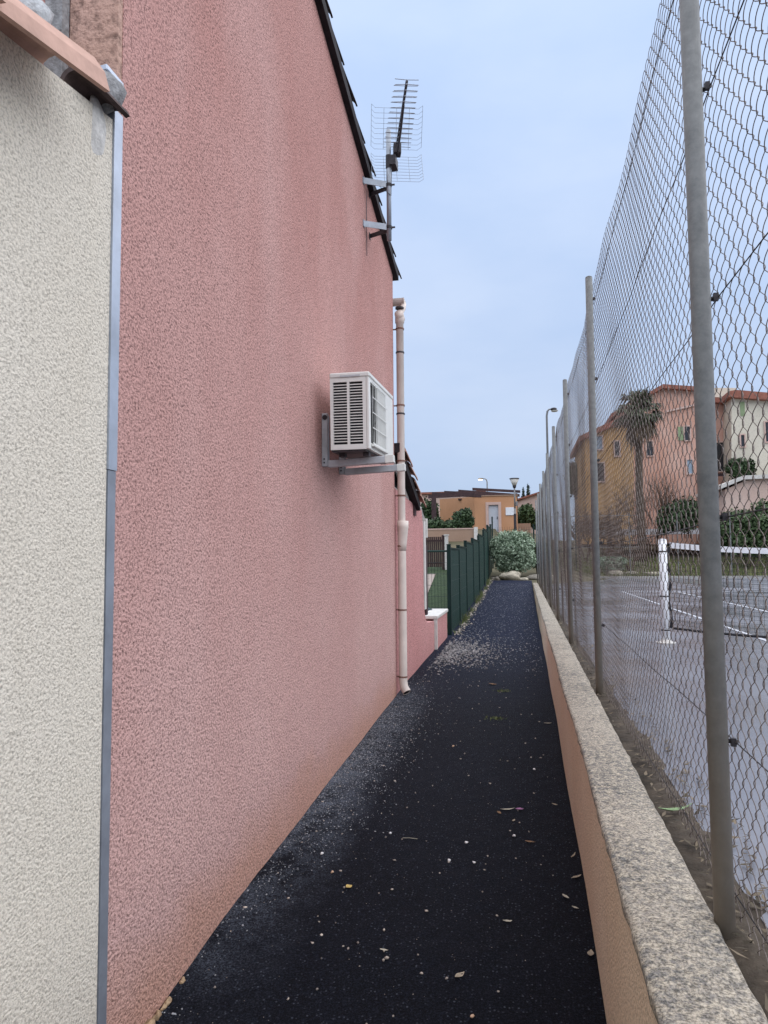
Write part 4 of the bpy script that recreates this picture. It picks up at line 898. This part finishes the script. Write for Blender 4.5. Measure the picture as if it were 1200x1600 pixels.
# ---- behind, to the right of the building
for i, (px, py, h_, lb) in enumerate([(817.5, 764, 5.0, 'shorter slender dark cypress rising above the pale roof'), (825, 757, 6.2, 'taller slender dark cypress beside the shorter one')]):
    p = aty(px, py, 78); z0 = gz(p[0], 78); t = thing('cypress_tree', lb, 'tree', (p[0], 78, z0), 'cypresses'); H = p[2]-z0
    C = [(p[0], 78, z0+H*(.25+.72*k/11), .62*(1-.85*(k/11)**1.3), .62*(1-.85*(k/11)**1.3), H*.07) for k in range(12)]
    leaves('crown', M['leaf_cypress'], t, C, 2200, .14, seed=60+i, core=.1); g = MB(); g.tube([(p[0], 78, z0-.2), (p[0], 78, z0+H*.5)], [.12, .06], 6); g.build('trunk', M['bark'], t)
def gable_house(name, label, x0, x1, Y, zb, zl, zr, mat, depth=8, roofh=.22):
    t = thing(name, label, 'house', ((x0+x1)/2, Y+depth/2, zb))
    g = MB(); g.prism([(x0, Y, zb-1), (x1, Y, zb-1), (x1, Y, zr), (x0, Y, zl)], (0, depth, 0)); g.build('wall', mat, t)
    g = MB(); g.prism([(x0-.2, Y-.25, zl-.03), (x1+.2, Y-.25, zr-.03), (x1+.2, Y-.25, zr+roofh), (x0-.2, Y-.25, zl+roofh)], (0, depth+.5, 0))
    for v in range(len(g.v)): g.v[v] = (g.v[v][0], g.v[v][1], g.v[v][2]+.035)
    g.build('roof', M['roof_red'], t); return t
a = aty(806, 784, 58); b = aty(846, 769, 58); gable_house('far_house', 'distant pale pink house with rising roofline right of the lamp post', a[0], b[0], 58, 3.5, a[2], b[2], M['house_pale'], 8, .1)
for i, (px, py, Y, r_, lb) in enumerate([(822, 806, 48, (.75, .7, .9), 'leafy green tree behind the lamp post at the far right of the orange building'), (840, 812, 46, (.6, .6, .75), 'small leafy tree seen just behind the far fence posts')]):
    p = aty(px, py, Y); shrub('garden_tree', lb, 'tree', (p[0], Y, p[2]), r_, M['leaf_mid'], 3000, .12, 70+i)
p = aty(815, 828, 44.5); g = MB(); g.box((p[0]-.3, 44.4, 2.9), (p[0]+.55, 44.6, float(aty(815, 818, 44.5)[2]))); tag(g.build('low_wall', M['tan']), 'short tan wall under the trees right of the lamp post', 'wall')
a = aty(655, 772, 55); b = aty(690, 772, 55); g_ = gable_house('far_house', 'pale house roof peeping behind the pergola on the left', a[0]-2, b[0]+3.2, 55, 3.5, a[2]-.05, b[2]+.02, M['house_pale'], 7, .12)

# ================================================================== TERRACE HOUSES BEYOND THE COURT
def win(par, x0, y0, x1, y1, Y, mat, name='window', frame=True):
    a, b, z0, z1 = fac(x0, y0, x1, y1, Y); g = MB(); g.box((a, Y-.03, z0), (b, Y-.004, z1)); w_ = g.build(name, mat, par)
    if frame:
        g = MB(); t = .07
        for (p, q) in (((a-t, z0-t), (b+t, z0)), ((a-t, z1), (b+t, z1+t)), ((a-t, z0), (a, z1)), ((b, z0), (b+t, z1))): g.box((p[0], Y-.10, p[1]), (q[0], Y-.003, q[1]))
        g.build('frame', M['pale_pink'], w_)
    return w_
HY = 47.0
th = thing('pink_terrace_house', 'pink rendered terrace house behind the palm seen through the fence', 'house', (9, HY, 2.3))
def ppoly(pts, Y, depth, name, mat, par):
    g = MB(); g.prism([tuple(aty(x, y, Y)) for x, y in pts], (0, depth, 0)); return g.build(name, mat, par)
ppoly([(962, 850), (1088, 850), (1088, 612), (1036, 608), (962, 650)], HY, 8, 'wall', M['house_pink'], th)
ppoly([(1088, 850), (1142, 850), (1142, 628), (1088, 628)], HY+1.2, 7, 'recessed_wall', M['house_pink'], th)
ppoly([(955, 652), (1036, 606), (1092, 610), (1092, 604), (1036, 600), (955, 646)], HY-.4, 9, 'roof', M['roof_red'], th)
ppoly([(1086, 627), (1146, 630), (1146, 623), (1086, 620)], HY+.7, 7.5, 'lower_roof', M['roof_red'], th)
ppoly([(1086, 619), (1150, 622), (1150, 606), (1086, 606)], HY+4, 4, 'upper_wall', M['house_cream'], th)
ppoly([(1042, 644), (1086, 634), (1086, 631), (1042, 641)], HY-.15, .14, 'cornice', M['pale_pink'], th)
win(th, 1069, 667, 1078, 688, HY, M['dark_glass']); win(th, 1059, 667, 1068, 688, HY-.03, M['green_shutter'], 'shutter', False); win(th, 1073, 719, 1082, 740, HY, M['blue_glass'])
win(th, 1116, 692, 1132, 736, HY+1.2, M['dark_glass']); win(th, 1112, 740, 1136, 744, HY+.8, M['beam'], 'balcony_rail', False)
win(th, 1010, 690, 1020, 712, HY, M['dark_glass'])
oh = thing('ochre_terrace_house', 'ochre rendered house wing with sloping tiled roof left of the palm', 'house', (5, 45, 2.3))
ppoly([(911, 850), (990, 850), (990, 652), (911, 688)], 45.0, 7, 'wall', M['house_ochre'], oh)
ppoly([(904, 690), (992, 650), (992, 641), (925, 672), (904, 682)], 44.6, 8, 'roof', M['roof_red'], oh)
win(oh, 930, 682, 941, 702, 45.0, M['blue_glass']); win(oh, 932, 724, 944, 752, 45.0, M['dark_glass']); win(oh, 960, 690, 968, 712, 45.0, M['dark_glass'])
chh = thing('cream_terrace_house', 'cream rendered terrace house at the right edge seen through the fence', 'house', (14, HY, 2.3))
ppoly([(1143, 850), (1300, 850), (1300, 630), (1143, 618)], HY-.6, 8, 'wall', M['house_cream'], chh)
ppoly([(1139, 620), (1300, 632), (1300, 622), (1150, 609), (1139, 611)], HY-1, 9, 'roof', M['roof_red'], chh)
win(chh, 1156, 628, 1164, 650, HY-.6, M['green_shutter'], 'shutter', False); win(chh, 1157, 680, 1163, 698, HY-.6, M['dark_glass']); win(chh, 1195, 660, 1206, 690, HY-.6, M['dark_glass'])
gh = thing('garage', 'low pinkish white outbuilding with pale roof edge at the right', 'building', (12, 40, 2))
ppoly([(1133, 870), (1300, 870), (1300, 745), (1200, 747), (1165, 751), (1133, 765)], 40, 5, 'wall', M['house_pale'], gh)
ppoly([(1126, 764), (1162, 749), (1300, 743), (1300, 737), (1162, 743), (1126, 758)], 39.7, 5.5, 'roof', M['white_old'], gh)

# palm
PYY = 37.0; pb = aty(1003, 880, PYY); pt = aty(998, 640, PYY); z0 = gz(pb[0], PYY)
pm = thing('palm_tree', 'fan palm with shaggy drooping crown beyond the tennis court', 'tree', (pb[0], PYY, z0))
g = MB(); g.tube([(pb[0], PYY, z0-.2), (pb[0]+.02, PYY, z0+1), ((pb[0]+pt[0])/2-.05, PYY, (z0+pt[2])/2), (pt[0], PYY, pt[2])], [.28, .21, .18, .17], 10); g.build('trunk', M['bark'], pm, True)
def fronds(name, n, e0, e1, mat, Lf, seed, droop):
    q = random.Random(seed); g = MB(); c = Vector((pt[0], PYY, pt[2]))
    for _ in range(n):
        az = q.uniform(0, 2*math.pi); e = R(q.uniform(e0, e1)); L = Lf*q.uniform(.75, 1.1)
        d = Vector((math.cos(az)*math.cos(e), math.sin(az)*math.cos(e), math.sin(e))); st = c+Vector((q.uniform(-.15,.15), q.uniform(-.15,.15), q.uniform(-.5, .25)))
        h = st+d*L*.55-Vector((0,0,droop*.10*L)); g.tube([st, (st+h)/2+Vector((0,0,.05)), h], [.03, .018, .015], 3, False)
        side = d.cross(Vector((0,0,1)));  side = side.normalized() if side.length > .01 else Vector((1,0,0)); nu = side.cross(d)
        for k in range(15):
            a = R(-95+190*k/14+q.uniform(-4, 4)); bl = L*.60*q.uniform(.8, 1.1)*(1-.25*abs(math.sin(a)))
            dd = (d*math.cos(a)+side*math.sin(a)).normalized(); m1 = h+dd*bl*.6+nu*.02; tip = h+dd*bl-Vector((0,0,droop*bl*q.uniform(.35, .8)))
            wv = dd.cross(nu).normalized()*.045
            g.add([h, m1+wv, tip, m1-wv], [(0,1,2,3)])
    return g.build(name, mat, pm)
fronds('crown', 62, -25, 85, M['leaf_palm'], 1.32, 80, .8); fronds('dead_skirt', 26, -80, -30, M['leaf_dead'], 1.2, 81, 1.0)

# bare shrubs
def bare(label, px, Y, H, seed, spread=.9):
    p = aty(px, 870, Y); z0 = gz(p[0], Y); t = thing('bare_shrub', label, 'shrub', (p[0], Y, z0), 'leafless shrubs beyond the court'); q = random.Random(seed); g = MB()
    def br(pos, d, L, r, lv):
        e = pos+d*L; mid = (pos+e)/2+Vector((q.gauss(0, .04*L), q.gauss(0, .04*L), 0)); g.tube([pos, mid, e], [r, r*.8, r*.6], 3, False)
        if lv == 0: return
        for _ in range(q.choice([3, 4])):
            nd = (d+Vector((q.gauss(0, .42), q.gauss(0, .42), q.gauss(.12, .25)))).normalized(); br(pos+(e-pos)*q.uniform(.45, 1), nd, L*q.uniform(.55, .8), r*.6, lv-1)
    for _ in range(6):
        a = q.uniform(0, 6.28); br(Vector((p[0], Y, z0-.1)), Vector((math.cos(a)*spread*.5, math.sin(a)*spread*.5, 1)).normalized(), H*.42, .04, 4)
    g.build('branches', M['twig'], t)
bare('leafless brown shrub left of the palm beyond the court', 945, 35, 3.6, 91); bare('leafless twiggy shrub right behind the palm trunk', 1018, 39, 4.6, 92); bare('leafless brown shrub nearest the far fence posts', 915, 36, 3.0, 93); bare('leafless shrub directly in front of the palm trunk', 985, 34, 3.2, 94)
# hedges by the far road
a = aty(1030, 776, 37.5); b = aty(1092, 836, 37.5); hedge('square dark hedge between the palm and the thick fence post', (a[0], 37, b[2]), (b[0], 38.2, a[2]), M['leaf_dark'], 4500, .11, 35)
p = aty(1168, 830, 35); shrub('shrub', 'broad leafy bush at the right edge behind the tennis net', 'shrub', (p[0], 35, p[2]-.1), (1.75, .9, 1.25), M['leaf_mid'], 6500, .10, 36, nb=24)
p = aty(1163, 735, 42.5); shrub('shrub', 'dark rounded bush above the pale roof of the outbuilding', 'shrub', (aty(1155, 735, 46)[0], 45.6, aty(1155, 735, 45.6)[2]), (1.0, .5, .9), M['leaf_dark'], 2600, .12, 37)
p = aty(1215, 800, 37); shrub('shrub', 'leafy bush in front of the pinkish outbuilding at the right edge', 'shrub', (p[0], 37, p[2]-.4), (1.6, .8, 1.2), M['leaf_mid'], 4000, .11, 38)
p = aty(958, 890, 33.6); shrub('shrub', 'low pale green bush at the far edge of the court', 'shrub', (p[0], 33.8, p[2]+.25), (.8, .5, .45), M['leaf_silver'], 1800, .07, 39)
p = aty(903, 750, 50); shrub('garden_tree', 'dark tree at the left end of the ochre house', 'tree', (p[0], 50, p[2]), (.9, .8, 1.4), M['leaf_dark'], 2600, .14, 40)
# rough grass on the bank behind the court
r = np.random.default_rng(5); n = 9000; X = r.uniform(0.9, 22, n); Y = 32.6+r.random(n)**1.5*5.0; Z = np.array([gz(x, y) for x, y in zip(X, Y)]); h = r.uniform(.10, .28, n); az = r.uniform(0, 6.28, n)
V = np.stack([np.stack([X-.02*np.cos(az), Y-.02*np.sin(az), Z-.02], -1), np.stack([X+.02*np.cos(az), Y+.02*np.sin(az), Z-.02], -1), np.stack([X+r.normal(0, .06, n), Y+r.normal(0, .06, n), Z+h], -1)], 1).reshape(-1, 3)
tag(np_mesh('grass', V, np.arange(3*n).reshape(n, 3), M['grass']), 'rough yellow green grass on the bank behind the court', 'grass', kind='stuff')
for i, (px, Y, s, lb) in enumerate([(962, 33.2, (.35, .25, .16), 'pale rock on the bank left of the palm trunk'), (985, 33.4, (.28, .22, .12), 'smaller pale rock in front of the palm trunk'), (1020, 33.3, (.4, .25, .12), 'long flat rock on the bank left of the net post')]):
    p = aty(px, 895, Y); tag(lump((p[0], Y, gz(p[0], Y)+s[2]*.5), s, M['rock'], 'rock', None, 120+i, 2, .3), lb, 'rock', 'rocks on the far bank')
# slim fence on the far side of the court
ff = thing('far_court_fence', 'thin grey post and rail fence at the far end of the court', 'fence', (5, 32.9, .8))
for px in (893, 931, 985, 1060, 1143, 1230): p = aty(px, 880, 32.9); g = MB(); g.tube([(p[0], 32.9, .6), (p[0], 32.9, 3.55)], .025, 6); g.build('post', M['galv_plain'], ff)
for z in (2.1, 3.5): g = MB(); g.tube([(1.0, 32.9, z), (5.0, 32.9, z)], .015, 5); g.build('rail', M['galv_plain'], ff)

# ================================================================== LITTER ON THE PATH
ico = MB(); t = (1+5**.5)/2
ICO_V = np.array([(-1,t,0),(1,t,0),(-1,-t,0),(1,-t,0),(0,-1,t),(0,1,t),(0,-1,-t),(0,1,-t),(t,0,-1),(t,0,1),(-t,0,-1),(-t,0,1)])/math.sqrt(1+t*t)
ICO_F = np.array([(0,11,5),(0,5,1),(0,1,7),(0,7,10),(0,10,11),(1,5,9),(5,11,4),(11,10,2),(10,7,6),(7,1,8),(3,9,4),(3,4,2),(3,2,6),(3,6,8),(3,8,9),(4,9,5),(2,4,11),(6,2,10),(8,6,7),(9,8,1)])
def pebbles(name, label, X, Y, s, mat, seed):
    r = np.random.default_rng(seed); n = len(X); Z = np.array([path_h(x, y) for x, y in zip(X, Y)])
    jit = 1+.28*r.normal(size=(n, 12, 1)); sc = np.stack([s*r.uniform(.7, 1.3, n), s*r.uniform(.7, 1.3, n), s*r.uniform(.5, .8, n)], -1)
    V = (ICO_V[None]*jit*sc[:, None]+np.stack([X, Y, Z+s*.25+.002], -1)[:, None]).reshape(-1, 3); F = (ICO_F[None]+12*np.arange(n)[:, None, None]).reshape(-1, 3)
    return tag(np_mesh(name, V, F, mat), label, 'gravel', kind='stuff')
r = np.random.default_rng(21)
n = 1500; pebbles('gravel', 'spill of pale gravel across the path by the low pink wall', np.clip(-1.22+np.abs(r.normal(0, .42, n)), -1.25, .2), 10.6+r.normal(0, .75, n)+.0, r.uniform(.006, .016, n), M['gravel'], 1)
n = 1300; pebbles('loose_chips', 'scattered pale stone chips over the black path', -1.3+1.5*r.random(n)**1.3, 1.6+r.random(n)*12, (.0013+.0065*r.random(n)**3.5), M['pebble'], 2)
n = 7000; yy = np.clip(5.7+r.normal(0, 1.15, n), 2.5, 8.6); pebbles('grit', 'pale grit washed against the foot of the pink wall', -1.34+np.abs(r.normal(0, .2, n))*np.clip((yy-2.2)/2, .3, 1), yy, (.0012+.0034*r.random(n)**1.6), M['grit'], 3)
n = 3200; pebbles('grit', 'grey grit over the far stretch of the path', r.uniform(-1.25, .22, n), 9+r.random(n)*16, r.uniform(.003, .009, n), M['grit'], 4)
def onpath(px, py):
    z = 0.0
    for _ in range(6): p = atz(px, py, z); z = path_h(p[0], p[1])
    return p
CH = [((503,1335),.011,'chip_white','white stone chip alone near the pink wall'), ((519,1364),.010,'chip_tan','orange tan pebble just below the white chip near the pink wall'), ((729,1318),.012,'chip_white','bright white stone in the middle of the path'), ((803,1307),.011,'chip_white','bright white stone beneath the purple petal'), ((702,1345),.010,'chip_white','off-white round pebble left of a similar one mid path'), ((741,1349),.010,'chip_white','off-white pebble right of a similar one mid path'), ((610,1303),.010,'chip_white','small pale stone beside the thin straw'), ((835,1203),.012,'chip_white','white stone far right on the path beside the low wall'), ((708,1167),.012,'chip_tan','tan pebble in the middle distance of the path'), ((738,1590),.009,'chip_tan','tan pebble at the bottom edge of the picture')]
for i, (px, s, mt, lb) in enumerate(CH):
    p = onpath(*px); tag(lump((p[0], p[1], p[2]+s*.45), (s*.9, s, s*.65), M[mt], 'pebble', None, 200+i, 1, .3), lb, 'pebble', 'larger pebbles on the path')
def leaf(px, L, W, rot, mt, lb, curl=.35, plane=None, seed=0, name='dry_leaf'):
    p = onpath(*px) if plane is None else atz(px[0], px[1], plane); q = random.Random(seed); g = MB(); n = 8
    for i in range(n+1):
        t = i/n; w_ = W*math.sin(math.pi*min(.97, max(.04, t))**.85)*.5+.0006; zz = .004+curl*L*((t-.5)**2)
        for s_ in (-1, 0, 1): g.v.append(((t-.5)*L, s_*w_, zz+abs(s_)*w_*.35+q.gauss(0, .0006)))
    for i in range(n):
        for k in (0, 1): g.f.append((i*3+k, i*3+k+1, (i+1)*3+k+1, (i+1)*3+k))
    n0 = len(g.v); g.v += [(x, y, z-.0007) for x, y, z in g.v]; g.f += [tuple(reversed([a+n0 for a in f])) for f in g.f]
    o = g.build(name, M[mt], None, True); o.location = p; o.rotation_euler = (R(q.uniform(-8, 8)), R(q.uniform(-6, 6)), R(rot)); tag(o, lb, 'leaf', 'fallen leaves'); return o
LV = [((718,1526),.060,.022,60,'leaf_tan','tan oblong leaf lying alone low in the path centre'), ((812,1266),.05,.035,10,'leaf_purple','purple petal lying right of a pale curled leaf'), ((793,1266),.085,.02,5,'leaf_pale','long pale curled leaf left of the purple petal'), ((780,1271),.04,.02,-50,'leaf_brown','small brown curl at the left end of the pale curled leaf'), ((829,1317),.06,.02,-15,'leaf_brown','twisted brown leaf right of the white stone'), ((803,1283),.03,.015,70,'leaf_tan','short tan leaf just under the purple petal'), ((884,1403),.055,.018,-60,'leaf_pale','pale leaf near the low wall, upper of two'), ((899,1420),.035,.014,-30,'leaf_pale','pale leaf near the low wall, lower of two'), ((793,1441),.042,.015,10,'leaf_pale','small pale leaf mid path left of the two near the wall'), ((896,1338),.06,.009,65,'leaf_tan','thin tan strip of leaf against the low wall'), ((901,1372),.06,.02,35,'leaf_tan','curled tan leaf touching the low wall'), ((923,1492),.055,.025,80,'leaf_tan','dull brown leaf lowest against the low wall'), ((545,1387),.04,.028,60,'leaf_yellow','yellow leaf on the path near the pink wall'), ((600,1486),.035,.010,0,'leaf_pale','narrow pale sliver low on the path left of centre'), ((867,1258),.045,.012,-40,'leaf_tan','slim leaf by the low wall above the curled ones'), ((770,1070),.09,.04,10,'leaf_brown','brown leaf in the middle distance of the path'), ((856,1131),.07,.02,10,'leaf_pale','pale leaf against the low wall in the middle distance')]
for i, (px, L, W, rot, mt, lb) in enumerate(LV): leaf(px, L, W, rot, mt, lb, seed=i)
leaf((1056,1268), .13, .025, 20, 'leaf_green', 'long green leaf caught at the foot of the chain link fence', .5, .74, 60, 'green_leaf')
p = onpath(640, 1311); g = MB(); g.tube([(p[0]-.04, p[1], p[2]+.004), (p[0], p[1]+.002, p[2]+.006), (p[0]+.045, p[1], p[2]+.004)], .0014, 5); tag(g.build('straw', M['leaf_pale']), 'thin pale straw lying across the black path', 'straw')
# sprigs of moss in the path and litter along the fence foot
for i, (px, py, lb) in enumerate([(775, 1123, 'larger tuft of green moss in the path'), (785, 1080, 'thin green sprig of weeds farther up the path')]):
    p = onpath(px, py); r2 = np.random.default_rng(300+i); n = 90; X = p[0]+r2.normal(0, .05, n); Y = p[1]+r2.normal(0, .04, n); h = r2.uniform(.006, .022, n); az = r2.uniform(0, 6.28, n); Z = np.full(n, p[2])
    V = np.stack([np.stack([X-.004*np.cos(az), Y-.004*np.sin(az), Z], -1), np.stack([X+.004*np.cos(az), Y+.004*np.sin(az), Z], -1), np.stack([X+r2.normal(0, .012, n), Y+r2.normal(0, .012, n), Z+h], -1)], 1).reshape(-1, 3)
    tag(np_mesh('moss_tuft', V, np.arange(3*n).reshape(n, 3), M['grass']), lb, 'moss', 'moss in the path')
r = np.random.default_rng(9); n = 2600; X = r.uniform(.46, .70, n); Y = .8+r.random(n)**1.4*20; L = r.uniform(.01, .05, n); W = L*r.uniform(.12, .4, n); az = r.uniform(0, 6.28, n); Z = .735+r.random(n)*.012
c, s = np.cos(az), np.sin(az); tl_ = r.normal(0, .25, n)*L
V = np.stack([np.stack([X-c*L/2, Y-s*L/2, Z], -1), np.stack([X-s*W/2, Y+c*W/2, Z+.004], -1), np.stack([X+c*L/2, Y+s*L/2, Z+np.abs(tl_)], -1), np.stack([X+s*W/2, Y-c*W/2, Z+.002], -1)], 1).reshape(-1, 3)
tag(np_mesh('leaf_litter', V, np.arange(4*n).reshape(n, 4), foliage_mat('leaf_litter', (.20, .16, .11), (.03, .028, .02), .9)), 'dry leaf litter along the foot of the chain link fence', 'litter', kind='stuff')

# weeds and stones along the foot of the green fence
r = np.random.default_rng(31); n = 1500; X = -1.24+np.abs(r.normal(0, .05, n)); Y = 12.7+r.random(n)*14; k = np.sin(Y*3.1)+np.sin(Y*1.3+1); h = r.uniform(.03, .14, n)*np.clip(k+.7, .15, 1.6); az = r.uniform(0, 6.28, n); Z = np.array([pathz(y) for y in Y])
V = np.stack([np.stack([X-.006*np.cos(az), Y-.006*np.sin(az), Z-.01], -1), np.stack([X+.006*np.cos(az), Y+.006*np.sin(az), Z-.01], -1), np.stack([X+r.normal(0, .04, n), Y+r.normal(0, .04, n), Z+h], -1)], 1).reshape(-1, 3)
tag(np_mesh('weeds', V, np.arange(3*n).reshape(n, 3), M['grass']), 'thin weeds growing along the foot of the green fence', 'weeds', kind='stuff')
n = 420; pebbles('border_stones', 'small pale stones edging the path below the green fence', -1.22+np.abs(r.normal(0, .06, n)), 12.6+r.random(n)*14, r.uniform(.008, .024, n), M['pebble'], 7)
